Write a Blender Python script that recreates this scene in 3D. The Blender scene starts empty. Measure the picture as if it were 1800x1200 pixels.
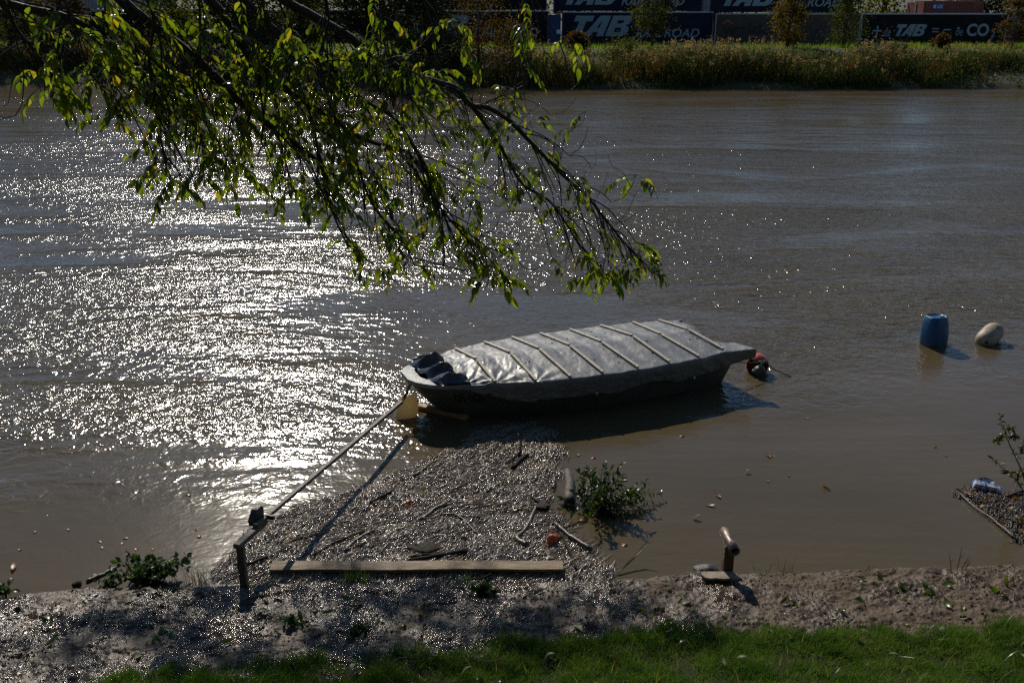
import bpy, bmesh, math, random
import numpy as np
from mathutils import Vector, Matrix
R = math.radians
random.seed(7)
rng = np.random.default_rng(7)
S = bpy.context.scene
COL = S.collection

# ------------------------------------------------------------------ camera, sky, sun, exposure
CAM_H, PITCH, FPX = 6.0, R(19.36), 1750.0
cam_d = bpy.data.cameras.new("camera")
cam = bpy.data.objects.new("camera", cam_d); COL.objects.link(cam)
cam.location = (0, 0, CAM_H); cam.rotation_euler = (R(90) - PITCH, 0, 0)
cam_d.sensor_width = 36.0; cam_d.lens = 35.0; cam_d.clip_start = 0.05; cam_d.clip_end = 3000
S.camera = cam
SUN_EL, SUN_AZ = R(36.5), R(15.5)          # azimuth measured left of straight ahead
W = bpy.data.worlds.new("World"); S.world = W; W.use_nodes = True
wn = W.node_tree.nodes; wl = W.node_tree.links
sky = wn.new("ShaderNodeTexSky"); sky.sky_type = 'NISHITA'; sky.sun_disc = False
sky.sun_elevation = SUN_EL; sky.sun_rotation = -SUN_AZ
sky.air_density = 1.0; sky.dust_density = 0.0; sky.ozone_density = 4.6
wl.new(sky.outputs[0], wn["Background"].inputs[0]); wn["Background"].inputs[1].default_value = 0.088
sd = bpy.data.lights.new("sun", 'SUN'); sd.energy = 4.8; sd.angle = R(0.53); sd.color = (1, .92, .80)
sun = bpy.data.objects.new("sun", sd); COL.objects.link(sun)
to_sun = Vector((-math.sin(SUN_AZ) * math.cos(SUN_EL), math.cos(SUN_AZ) * math.cos(SUN_EL), math.sin(SUN_EL)))
sun.rotation_euler = (-to_sun).to_track_quat('-Z', 'Y').to_euler(); sun.location = (-10, 40, 30)
vs = S.view_settings
vs.view_transform = 'Standard'; vs.look = 'None'; vs.exposure = -0.3; vs.gamma = 1; vs.use_curve_mapping = False
S.cycles.use_denoising = False
S.cycles.max_bounces = 6; S.cycles.sample_clamp_indirect = 4
S.cycles.caustics_reflective = False; S.cycles.caustics_refractive = False

# ------------------------------------------------------------------ where a photographed pixel lies in the place
def ray(px, py):
    u, v = (px - 900) / FPX, (600 - py) / FPX
    c, s = math.cos(PITCH), math.sin(PITCH)
    return Vector((u, c + v * s, -s + v * c))
def at_z(px, py, z=0.0):
    d = ray(px, py); t = (z - CAM_H) / d.z
    return Vector((d.x * t, d.y * t, z))
def at_y(px, py, Y):
    d = ray(px, py); t = Y / d.y
    return Vector((d.x * t, Y, CAM_H + d.z * t))

# ------------------------------------------------------------------ noise
def perlin(x, y, seed=0):
    x = np.asarray(x, float); y = np.asarray(y, float)
    xi = np.floor(x).astype(np.int64); yi = np.floor(y).astype(np.int64)
    xf = x - xi; yf = y - yi
    def g(ix, iy, fx, fy):
        h = (ix * 374761393 + iy * 668265263 + seed * 1442695041) & 0x7fffffff
        h = ((h ^ (h >> 13)) * 1274126177) & 0x7fffffff
        a = ((h ^ (h >> 16)) & 1023) / 1024.0 * 2 * np.pi
        return np.cos(a) * fx + np.sin(a) * fy
    u = xf * xf * xf * (xf * (xf * 6 - 15) + 10); v = yf * yf * yf * (yf * (yf * 6 - 15) + 10)
    a = g(xi, yi, xf, yf); b = g(xi + 1, yi, xf - 1, yf)
    c = g(xi, yi + 1, xf, yf - 1); d = g(xi + 1, yi + 1, xf - 1, yf - 1)
    return (a + (b - a) * u + ((c + (d - c) * u) - (a + (b - a) * u)) * v) * 1.5
def fbm(x, y, o=4, seed=0):
    t = 0; a = 1
    for i in range(o):
        t = t + a * perlin(x * 2 ** i, y * 2 ** i, seed + i); a *= .5
    return t

# ------------------------------------------------------------------ mesh helpers
def link(name, me, mat=None, parent=None, smooth=False):
    if mat is not None:
        for m in (mat if isinstance(mat, (list, tuple)) else [mat]): me.materials.append(m)
    if smooth: me.polygons.foreach_set("use_smooth", np.ones(len(me.polygons), bool))
    me.update()
    o = bpy.data.objects.new(name, me); COL.objects.link(o)
    if parent is not None: o.parent = parent
    return o
def arr_mesh(name, V, F):
    """V (n,3) floats, F (m,k) ints with a constant k."""
    V = np.ascontiguousarray(V, np.float32); F = np.ascontiguousarray(F, np.int32)
    me = bpy.data.meshes.new(name)
    me.vertices.add(len(V)); me.vertices.foreach_set("co", V.ravel())
    k = F.shape[1]
    me.loops.add(F.size); me.loops.foreach_set("vertex_index", F.ravel())
    me.polygons.add(len(F)); me.polygons.foreach_set("loop_start", np.arange(0, F.size, k, dtype=np.int32))
    me.polygons.foreach_set("loop_total", np.full(len(F), k, np.int32))
    me.update(calc_edges=True)
    return me
def grid_faces(nx, ny, off=0):
    i, j = np.meshgrid(np.arange(nx - 1), np.arange(ny - 1), indexing='ij')
    a = (i * ny + j).ravel() + off
    return np.stack([a, a + ny, a + ny + 1, a + 1], 1)
class MB:
    def __init__(s): s.v = []; s.f = []; s.mi = []
    def add(s, vs, fs, mi=0):
        o = len(s.v); s.v += [tuple(v) for v in vs]
        s.f += [tuple(i + o for i in f) for f in fs]; s.mi += [mi] * len(fs)
    def box(s, c, size, M=None, mi=0):
        hx, hy, hz = size[0] / 2, size[1] / 2, size[2] / 2
        vs = [Vector((x, y, z)) for x in (-hx, hx) for y in (-hy, hy) for z in (-hz, hz)]
        if M is not None: vs = [M @ v for v in vs]
        c = Vector(c)
        s.add([v + c for v in vs], [(0, 1, 3, 2), (4, 6, 7, 5), (0, 4, 5, 1), (2, 3, 7, 6), (0, 2, 6, 4), (1, 5, 7, 3)], mi)
    def beam(s, a, b, w, h, up=(0, 0, 1), mi=0):
        a, b = Vector(a), Vector(b); x = (b - a); L = x.length; x.normalize()
        y = Vector(up).cross(x).normalized(); z = x.cross(y)
        s.box((a + b) / 2, (L, w, h), Matrix((x, y, z)).transposed(), mi)
    def tube(s, pts, radii, n=6, cap=True, mi=0):
        pts = [Vector(p) for p in pts]
        if not isinstance(radii, (list, tuple)): radii = [radii] * len(pts)
        rings = []; t0 = None
        for i, p in enumerate(pts):
            t = (pts[min(i + 1, len(pts) - 1)] - pts[max(i - 1, 0)])
            if t.length < 1e-9: t = Vector((0, 0, 1))
            t.normalize()
            if t0 is None:
                a = t.orthogonal().normalized()
            else:
                a = a - t * a.dot(t)
                a = a.normalized() if a.length > 1e-6 else t.orthogonal().normalized()
            t0 = t; b = t.cross(a)
            rings.append([p + (a * math.cos(2 * math.pi * k / n) + b * math.sin(2 * math.pi * k / n)) * radii[i] for k in range(n)])
        vs = [v for r in rings for v in r]; fs = []
        for i in range(len(pts) - 1):
            for k in range(n):
                fs.append((i * n + k, i * n + (k + 1) % n, (i + 1) * n + (k + 1) % n, (i + 1) * n + k))
        if cap: fs += [tuple(range(n - 1, -1, -1)), tuple(range((len(pts) - 1) * n, len(pts) * n))]
        s.add(vs, fs, mi)
    def lathe(s, prof, n=24, M=None, mi=0):
        vs = []; fs = []
        for r, z in prof:
            for k in range(n):
                v = Vector((r * math.cos(2 * math.pi * k / n), r * math.sin(2 * math.pi * k / n), z))
                vs.append(M @ v if M is not None else v)
        for i in range(len(prof) - 1):
            for k in range(n):
                fs.append((i * n + k, i * n + (k + 1) % n, (i + 1) * n + (k + 1) % n, (i + 1) * n + k))
        fs += [tuple(range(n - 1, -1, -1)), tuple(range((len(prof) - 1) * n, len(prof) * n))]
        s.add(vs, fs, mi)
    def build(s, name, mat=None, parent=None, smooth=False, bevel=0):
        me = bpy.data.meshes.new(name); me.from_pydata(s.v, [], s.f)
        o = link(name, me, mat, parent, smooth)
        if max(s.mi, default=0) > 0: me.polygons.foreach_set("material_index", np.array(s.mi, np.int32))
        if bevel:
            m = o.modifiers.new("edge", 'BEVEL'); m.width = bevel; m.segments = 2; m.limit_method = 'ANGLE'
        return o
def tag(o, label=None, cat=None, group=None, kind=None):
    for k, v in (("label", label), ("category", cat), ("group", group), ("kind", kind)):
        if v: o[k] = v
    return o
def empty(name, loc, label=None, cat=None, group=None, rz=0):
    o = bpy.data.objects.new(name, None); COL.objects.link(o); o.empty_display_size = .2
    o.location = loc; o.rotation_euler = (0, 0, rz)
    return tag(o, label, cat, group)
def settle(o):
    """keep world-space mesh data when it hangs under an Empty that stands somewhere"""
    o.matrix_parent_inverse = o.parent.matrix_basis.inverted(); return o
def pivot(o, p):
    """move a top-level mesh's origin to p"""
    p = Vector(p); o.data.transform(Matrix.Translation(-p)); o.location = p; return o

# ------------------------------------------------------------------ materials
class NT:
    def __init__(s, name):
        s.m = bpy.data.materials.new(name); s.m.use_nodes = True
        s.t = s.m.node_tree; s.n = s.t.nodes; s.l = s.t.links
        s.bsdf = s.n["Principled BSDF"]; s.out = s.n["Material Output"]
    def node(s, typ, **kw):
        n = s.n.new(typ)
        for k, v in kw.items(): setattr(n, k, v)
        return n
    def put(s, sock, v):
        if isinstance(v, bpy.types.NodeSocket): s.l.new(v, sock)
        elif v is not None: sock.default_value = v
    def coord(s, scale=(1, 1, 1), kind="Object", rot=(0, 0, 0)):
        tc = s.node("ShaderNodeTexCoord"); mp = s.node("ShaderNodeMapping")
        mp.inputs["Scale"].default_value = scale; mp.inputs["Rotation"].default_value = rot
        s.l.new(tc.outputs[kind], mp.inputs[0]); return mp.outputs[0]
    def noise(s, vec, scale, detail=3, rough=.5, dist=0):
        n = s.node("ShaderNodeTexNoise"); s.put(n.inputs["Vector"], vec)
        n.inputs["Scale"].default_value = scale; n.inputs["Detail"].default_value = detail
        n.inputs["Roughness"].default_value = rough; n.inputs["Distortion"].default_value = dist
        return n.outputs["Fac"]
    def ramp(s, fac, stops, interp='LINEAR'):
        r = s.node("ShaderNodeValToRGB"); s.put(r.inputs[0], fac); e = r.color_ramp.elements
        r.color_ramp.interpolation = interp
        while len(e) < len(stops): e.new(.5)
        for x, (p, c) in zip(e, stops):
            x.position = p; x.color = (c, c, c, 1) if isinstance(c, (int, float)) else tuple(c) + (1,)
        return r.outputs[0]
    def mapr(s, v, a, b, c, d, smooth=True):
        n = s.node("ShaderNodeMapRange"); n.interpolation_type = 'SMOOTHSTEP' if smooth else 'LINEAR'
        s.put(n.inputs[0], v)
        for i, x in enumerate((a, b, c, d)): n.inputs[i + 1].default_value = x
        return n.outputs[0]
    def math(s, op, a, b=None, c=None):
        n = s.node("ShaderNodeMath", operation=op)
        s.put(n.inputs[0], a); s.put(n.inputs[1], b); s.put(n.inputs[2], c); return n.outputs[0]
    def mix(s, f, a, b):
        n = s.node("ShaderNodeMix", data_type='RGBA')
        s.put(n.inputs[0], f); s.put(n.inputs[6], a if not isinstance(a, tuple) else a + (1,)); s.put(n.inputs[7], b if not isinstance(b, tuple) else b + (1,))
        return n.outputs[2]
    def bump(s, h, dist=.01, strength=1, normal=None):
        n = s.node("ShaderNodeBump"); s.put(n.inputs["Height"], h)
        n.inputs["Distance"].default_value = dist; n.inputs["Strength"].default_value = strength
        if normal is not None: s.l.new(normal, n.inputs["Normal"])
        return n.outputs[0]
    def island(s):
        return s.node("ShaderNodeNewGeometry").outputs["Random Per Island"]
    def set(s, base=None, rough=None, spec=None, metal=None, ior=None, normal=None, coat=None):
        b = s.bsdf.inputs
        if isinstance(base, tuple): base = base + (1,)
        s.put(b["Base Color"], base); s.put(b["Roughness"], rough); s.put(b["Metallic"], metal); s.put(b["IOR"], ior)
        s.put(b["Normal"], normal); s.put(b["Specular IOR Level"], spec); s.put(b["Coat Weight"], coat)
        return s.m
def mat_simple(name, c1, c2=None, scale=4, rough=.6, bump=0, bscale=40, spec=.5, stretch=(1, 1, 1), metal=0, coat=0, detail=5):
    t = NT(name); v = t.coord(stretch)
    c2 = c2 or tuple(x * .7 for x in c1)
    f = t.noise(v, scale, detail, .6)
    col = t.ramp(f, [(.35, c1), (.68, c2)])
    nrm = t.bump(t.noise(v, bscale, 4, .6), bump) if bump else None
    r = t.mapr(t.noise(v, scale * 2.3, 3), .3, .7, max(rough - .12, .02), min(rough + .12, 1))
    return t.set(col, r, spec, metal, None, nrm, coat)
def mat_leaf(name, stops, trans=.5, rough=.35, spec=.5):
    """thin leaf: colour varies from piece to piece, light comes through it"""
    t = NT(name); col = t.ramp(t.island(), stops)
    t.set(col, rough, spec)
    tr = t.node("ShaderNodeBsdfTranslucent")
    mm = t.node("ShaderNodeMix", data_type='RGBA', blend_type='MULTIPLY'); mm.inputs[0].default_value = 1
    t.l.new(col, mm.inputs[6]); mm.inputs[7].default_value = (1.6, 1.5, .55, 1)
    t.l.new(mm.outputs[2], tr.inputs[0])
    mx = t.node("ShaderNodeMixShader"); mx.inputs[0].default_value = trans
    t.l.new(t.bsdf.outputs[0], mx.inputs[1]); t.l.new(tr.outputs[0], mx.inputs[2]); t.l.new(mx.outputs[0], t.out.inputs[0])
    return t.m

# river: silty brown water, wind ripples; calmer under the near bank
t = NT("river_water")
geo = t.node("ShaderNodeNewGeometry"); sep = t.node("ShaderNodeSeparateXYZ"); t.l.new(geo.outputs["Position"], sep.inputs[0])
X, Y = sep.outputs[0], sep.outputs[1]
patch = t.noise(t.coord((.085, .30, 1)), 1.0, 4, .6, .8)
patch = t.mapr(patch, .34, .66, .30, 1.22)
far_ = t.mapr(Y, 22, 55, 1, .62)
edge = t.math('ADD', Y, t.math('MULTIPLY', X, -.28))
edge = t.math('ADD', edge, t.math('MULTIPLY', t.noise(t.coord((.5, .5, 1)), 1, 2), 1.6))
calm = t.mapr(edge, 12.3, 16.6, .10, 1)
amp = t.math('MULTIPLY', t.math('MULTIPLY', patch, calm), far_)
h1 = t.math('MULTIPLY', t.noise(t.coord((.8, 1.5, 1), rot=(0, 0, R(12))), 1, 2, .5, .4), .085)
h2 = t.math('MULTIPLY', t.noise(t.coord((4.1, 5.2, 1), rot=(0, 0, R(18))), 1, 2, .5, .8), .062)
h3 = t.math('MULTIPLY', t.noise(t.coord((20, 24, 1), rot=(0, 0, R(-12))), 1, 1, .5, .3), .0125)
hh = t.math('MULTIPLY', t.math('ADD', t.math('ADD', h1, h2), h3), amp)
silt = t.noise(t.coord((.25, .5, 1)), 1, 4)
col = t.ramp(silt, [(.3, (.100, .075, .037)), (.7, (.076, .057, .027))])
RIVER = t.set(col, .12, .5, 0, 1.333, t.bump(hh, 1.0, 1.0))

# mud: wet silt, glossy film with drier crumbs
t = NT("wet_mud")
v = t.coord()
sep = t.node("ShaderNodeSeparateXYZ"); t.l.new(v, sep.inputs[0]); X2 = sep.outputs[0]
c = t.ramp(t.noise(v, 3, 6, .65), [(.3, (.030, .018, .008)), (.55, (.054, .034, .016)), (.8, (.10, .067, .035))])
wet = t.math('ADD', t.noise(v, 1.6, 5, .62), t.mapr(X2, -1, 5, -.04, .12))
c = t.mix(t.ramp(wet, [(.42, 0), (.66, 1)]), c, t.ramp(t.noise(v, 9, 5, .65), [(.3, (.060, .040, .023)), (.7, (.135, .096, .06))]))
rgh = t.ramp(wet, [(.36, .11), (.47, .20), (.57, .46), (.72, .8)])
hb = t.math('ADD', t.math('MULTIPLY', t.noise(v, 24, 4, .6, .3), .035), t.math('MULTIPLY', t.noise(v, 70, 2, .5), .010))
MUD = t.set(c, rgh, .38, 0, 1.4, t.bump(hb, .42, 1.0))
SOIL = mat_simple("verge_soil", (.035, .04, .015), (.03, .03, .014), 9, .95, .02, 60, .1)

# ------------------------------------------------------------------ setting: water, near bank
me = arr_mesh("river", np.array([(-320, 4, 0), (320, 4, 0), (320, 82, 0), (-320, 82, 0)], float), np.array([[0, 1, 2, 3]]))
river = link("river", me, RIVER); tag(river, kind="structure")
def shore(x):
    return np.interp(x, [-12, -5.6, -5.1, -4.6, -2.7, -1.5, 0, 1.0, 2.0, 3.3, 5.7, 12], [7.6, 8.72, 9.02, 9.12, 9.18, 9.22, 9.24, 9.28, 9.42, 9.44, 9.55, 9.9])
def verge(x):
    return np.interp(x, [-12, -6, -4.4, -3.75, -3.2, -2.4, -1.2, -.3, .3, .8, 1.4, 5, 12], [4, 5.3, 6.2, 7.22, 7.46, 7.58, 7.68, 7.84, 7.98, 8.08, 8.1, 8.14, 8.2])
def mud_z(x, y):
    x = np.asarray(x, float); y = np.asarray(y, float)
    s = shore(x) - y + .05 * fbm(x * 1.3, y * .7, 3, 3) + .022 * fbm(x * 8, y * 5, 2, 5)
    z = np.interp(s, [-2.2, -1.0, -.25, -.05, .03, .12, .35, 1.0, 2.2, 3.5], [-1.5, -.8, -.25, -.05, .03, .085, .105, .14, .23, .9])
    k = np.clip((s + .05) / .3, 0, 1)
    return z + k * (.030 * fbm(x * 2.2, y * 3.0, 3, 11) + .013 * fbm(x * 9, y * 13, 3, 23) + .013 * np.abs(fbm(x * 20, y * 27, 2, 27)) * (1 + .5 * np.clip(x / 4, 0, 1)) + .003 * fbm(x * 45, y * 62, 2, 31))
nx, ny = 1700, 300
gx = np.linspace(-11.5, 11.5, nx); gy = np.linspace(6.0, 10.6, ny)
XX, YY = np.meshgrid(gx, gy, indexing='ij')
mud = link("mud_bank", arr_mesh("mud_bank", np.stack([XX, YY, mud_z(XX, YY)], -1).reshape(-1, 3), grid_faces(nx, ny)), MUD, smooth=True)
tag(mud, kind="structure")
def verge_z(x, y):
    s = verge(x) - np.asarray(y, float)
    z = np.interp(s, [-.25, -.05, .1, .5, 1.2, 2.0, 6.0, 8.5, 14], [.02, .12, .2, .24, .42, .95, 3.55, 4.25, 4.4])
    return z + .03 * fbm(np.asarray(x) * 1.7, y * 1.7, 3, 41)
gx = np.linspace(-30, 30, 300); gy = np.linspace(-12, 8.5, 170)
XX, YY = np.meshgrid(gx, gy, indexing='ij')
vz = verge_z(XX, YY); vz = np.where((YY > verge(XX) + .25) , -.6, vz)
verge_o = link("grass_verge", arr_mesh("grass_verge", np.stack([XX, YY, vz], -1).reshape(-1, 3), grid_faces(300, 170)), SOIL, smooth=True)
tag(verge_o, kind="structure")

# ================================================================== FAR BANK
def far_edge(x): return np.interp(x, [-200, -45, -25, -5, 5, 200], [72, 71.3, 69.5, 67.2, 66.6, 66.4]) + 1.1 * perlin(np.asarray(x) * .2, np.zeros_like(np.asarray(x, float)), 61)
def far_z(x, y):
    s = np.asarray(y, float) - far_edge(x)
    z = np.interp(s, [-4, -.5, 0, .6, 4, 8.5, 10, 13, 17, 23, 900], [-1.2, -.3, .02, .3, .9, 1.6, 1.8, 1.88, 1.8, 1.7, 1.7])
    return z + np.clip(s, 0, 1) * np.clip((40 - s) / 20, 0, 1) * .12 * fbm(np.asarray(x) * .35, np.asarray(y) * .5, 3, 71)
xs = np.concatenate([np.linspace(-900, -75, 10), np.linspace(-70, 70, 260), np.linspace(75, 900, 10)])
ys = np.concatenate([np.linspace(62, 92, 110), np.linspace(94, 140, 12), np.linspace(200, 1500, 8)])
XX, YY = np.meshgrid(xs, ys, indexing='ij')
FARSOIL = mat_simple("far_bank_turf", (.03, .045, .012), (.045, .04, .018), 1.2, .9, .05, 20)
fb = link("far_bank", arr_mesh("far_bank", np.stack([XX, YY, far_z(XX, YY)], -1).reshape(-1, 3), grid_faces(len(xs), len(ys))), FARSOIL, smooth=True)
tag(fb, kind="structure")

def blades(n, px, py, pz, h, w, lean=.35, seg=2, curl=.5, az=None):
    """n grass blades as tapering strips; returns V, F (quads)"""
    az = rng.uniform(0, 2 * np.pi, n) if az is None else az
    fa = rng.uniform(0, 2 * np.pi, n); ln = lean * rng.uniform(.2, 1.3, n)
    wx, wy = np.cos(fa) * w / 2, np.sin(fa) * w / 2
    V = np.zeros((n, (seg + 1) * 2, 3))
    for k in range(seg + 1):
        q = k / seg; off = h * ln * (q * (1 - curl) + curl * q * q); ww = (1 - q) ** .7 + .06
        cx = px + np.cos(az) * off; cy = py + np.sin(az) * off; cz = pz + h * q * (1 - .25 * ln * q)
        V[:, 2 * k] = np.stack([cx - wx * ww, cy - wy * ww, cz], -1)
        V[:, 2 * k + 1] = np.stack([cx + wx * ww, cy + wy * ww, cz], -1)
    m = (seg + 1) * 2
    f = np.array([[2 * k, 2 * k + 1, 2 * k + 3, 2 * k + 2] for k in range(seg)])
    F = (f[None] + (np.arange(n) * m)[:, None, None]).reshape(-1, 4)
    return V.reshape(-1, 3), F
def flakes(c, size, asp=.45, flat=0.0, droop=0.0):
    """small leaf faces (folded diamonds) at centres c (n,3)"""
    n = len(c)
    d = rng.normal(size=(n, 3)); d[:, 2] *= (1 - flat); d[:, 2] -= droop
    d /= np.linalg.norm(d, axis=1)[:, None] + 1e-9
    s = rng.normal(size=(n, 3)); s -= d * (s * d).sum(1)[:, None]; s /= np.linalg.norm(s, axis=1)[:, None] + 1e-9
    size = np.broadcast_to(size, (n,))[:, None]
    V = np.stack([c, c + d * size * .45 + s * size * asp * .5, c + d * size, c + d * size * .45 - s * size * asp * .5], 1)
    F = np.arange(n * 4).reshape(n, 4)
    return V.reshape(-1, 3), F

# reeds and rank growth down to the waterline
def stand_leaf(name, stops, trans, scale):
    t = NT(name); f = t.math('ADD', t.math('MULTIPLY', t.island(), .45), t.math('MULTIPLY', t.mapr(t.noise(t.coord((1, 1.6, .8)), scale, 4, .6), .3, .7, 0, 1), .6))
    col = t.ramp(f, stops); t.set(col, .65, .2); tr = t.node("ShaderNodeBsdfTranslucent"); t.l.new(col, tr.inputs[0])
    mx = t.node("ShaderNodeMixShader"); mx.inputs[0].default_value = trans
    t.l.new(t.bsdf.outputs[0], mx.inputs[1]); t.l.new(tr.outputs[0], mx.inputs[2]); t.l.new(mx.outputs[0], t.out.inputs[0]); return t.m
REED = stand_leaf("reed_blades", [(0, (.022, .040, .008)), (.46, (.042, .066, .012)), (.64, (.085, .080, .019)), (.78, (.16, .10, .03)), (.9, (.22, .09, .02)), (1, (.09, .035, .012))], .42, .35)
PLUME = mat_leaf("reed_plumes", [(0, (.13, .095, .065)), (1, (.30, .23, .17))], .35, .8, .15)
n = 120000
bx = rng.uniform(-66, 66, n); s = rng.beta(1.1, 1.25, n) * 9.5; by = far_edge(bx) + s - .1
pt = fbm(bx * .11, by * .3, 4, 81) * 1.6
keep = rng.uniform(0, 1, n) < np.clip(.62 + 1.2 * pt, .14, 1)
bx, by, s, pt = bx[keep], by[keep], s[keep], pt[keep]; n = len(bx)
h = (.35 + 1.15 * np.exp(-((s - 3.0) / 2.7) ** 2)) * rng.uniform(.5, 1.15, n) * (1 + .75 * np.clip(pt, -1, 1)) + .25 * np.clip(perlin(bx * .9, by * .9, 83), 0, 1)
h = np.clip(h * .86, .15, 2.1)
V, F = blades(n, bx, by, far_z(bx, by) - .03, h, rng.uniform(.03, .075, n), .42, 2)
o = link("reed_bed", arr_mesh("reed_bed", V, F), REED); tag(o, "dense green and rust reeds crowding the far water's edge", "reeds", kind="stuff")
# broad low herbs among the reeds
k = rng.choice(n, 42000); c = np.stack([bx[k], by[k], far_z(bx[k], by[k]) + h[k] * rng.uniform(.15, .85, len(k))], -1) + rng.normal(0, .18, (len(k), 3))
V, F = flakes(c, rng.uniform(.08, .22, len(k)), .6)
HERB = mat_leaf("bank_herbs", [(0, (.014, .026, .006)), (.5, (.035, .055, .012)), (.78, (.075, .075, .015)), (.93, (.15, .065, .012)), (1, (.2, .16, .05))], .45, .7, .15)
o = link("bank_undergrowth", arr_mesh("bank_undergrowth", V, F), HERB); tag(o, "low weeds and herbs tangled between the far bank reeds", "weeds", kind="stuff")
tall = np.where((h > 1.15) & (rng.uniform(0, 1, n) < .11))[0]
c = []
for i in tall:
    m = 9; q = rng.uniform(.86, 1.12, m)
    c.append(np.stack([bx[i] + .5 * (q - .8) + rng.normal(0, .035, m), by[i] + rng.normal(0, .05, m), far_z(bx[i], by[i]) + h[i] * q], -1))
c = np.concatenate(c); V, F = flakes(c, rng.uniform(.10, .24, len(c)), .4)
o = link("reed_plumes", arr_mesh("reed_plumes", V, F), PLUME); tag(o, "pale feathery plumes standing on the far bank reeds", "reeds", kind="stuff")
n = 60000
bx = rng.uniform(-60, 60, n); by = far_edge(bx) + rng.uniform(7, 22, n)
pt = fbm(bx * .3, by * .4, 2, 91); kk = rng.uniform(0, 1, n) < np.clip(.8 + pt, .2, 1); bx, by, pt = bx[kk], by[kk], pt[kk]
V, F = blades(len(bx), bx, by, far_z(bx, by) - .02, rng.uniform(.12, .4, len(bx)) * (1 + .5 * pt), rng.uniform(.03, .06, len(bx)), .5, 1)
FGR = mat_leaf("far_grass_blades", [(0, (.06, .13, .014)), (.7, (.12, .20, .022)), (1, (.2, .2, .04))], .55, .5, .3)
o = link("bank_grass", arr_mesh("bank_grass", V, F), FGR); tag(o, "sunlit rough grass on top of the far bank", "grass", kind="stuff")

# ------------------------------------------------------------------ trees over there
BARK = mat_simple("tree_bark", (.05, .04, .03), (.09, .075, .055), 6, .85, .03, 30)
def leafmat(name, a, b, c, tr=.5): return mat_leaf(name, [(0, a), (.6, b), (1, c)], tr, .7, .15)
LM_DARK = leafmat("foliage_dark", (.010, .016, .005), (.020, .028, .008), (.035, .042, .012), .3)
LM_GREEN = leafmat("foliage_green", (.022, .036, .008), (.045, .06, .012), (.085, .09, .018), .45)
LM_GOLD = leafmat("foliage_gold", (.045, .040, .007), (.095, .075, .012), (.15, .085, .014), .5)
LM_RUST = leafmat("foliage_rust", (.03, .028, .008), (.07, .05, .012), (.14, .06, .014), .4)
LM_YG = leafmat("foliage_yellowgreen", (.05, .07, .01), (.10, .12, .015), (.16, .15, .02), .5)
def tree(name, px, Y, zt, wid, lm, label, cat="tree", group=None, low=.22, nclump=60, leaf=.24, dens=90, shape=1.0, x=None, zg=None):
    """a tapering trunk with limbs, and a crown of leaf clumps with gaps"""
    x = at_y(px, 0, Y).x if x is None else x
    z0 = float(far_z(np.array([x]), np.array([Y]))[0]) - .05 if zg is None else zg; H = zt - z0
    root = empty(name, (x, Y, z0), label, cat, group)
    mb = MB(); tp = [Vector((random.uniform(-.03, .03) * H * q, random.uniform(-.03, .03) * H * q, H * q)) for q in (0, .15, .35, .6, .9)]
    r0 = .02 * H + .02; mb.tube(tp, [r0 * 1.3, r0, r0 * .8, r0 * .5, r0 * .12], 7)
    C = []
    for i in range(nclump):
        q = random.uniform(low, 1); w = wid / 2 * (math.sin(math.pi * min(1, (q - low) / (1 - low) * .86 + .12)) ** .7) * shape
        a = random.uniform(0, 2 * math.pi); rr = w * math.sqrt(random.uniform(.05, 1))
        p = Vector((rr * math.cos(a), rr * math.sin(a), H * q)); C.append(p)
        if i % 4 == 0:
            b = Vector((0, 0, max(.1 * H, p.z - rr * random.uniform(.5, 1.1)))); m = (b + p) / 2 + Vector((0, 0, -.05 * rr))
            mb.tube([b, m, p], [r0 * .35, r0 * .22, r0 * .06], 4)
    mb.build("trunk", BARK, root, True)
    C = np.array([tuple(p) for p in C]); sz = rng.uniform(.35, 1.0, len(C)) * wid * .17
    pts = np.repeat(C, dens, 0) + rng.normal(size=(len(C) * dens, 3)) * np.repeat(sz, dens)[:, None] * np.array([1, 1, .75])
    pts = pts[pts[:, 2] > H * low * .6]
    V, F = flakes(pts, rng.uniform(.6, 1.35, len(pts)) * leaf, .62, .2, .25)
    link("crown", arr_mesh("crown", V, F), lm, root)
    return root
def sky_blocker(x_, y_, h_, w_, which):
    o = tree('sky_blocker_tree', 0, y_, 4.4 + h_, w_, LM_GREEN, which + ' of five unseen trees added behind the viewer to block sky light', 'tree', 'unseen trees added to block sky light', .05, 80, .6, 55, 1.15, x_, 4.3)
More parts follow.
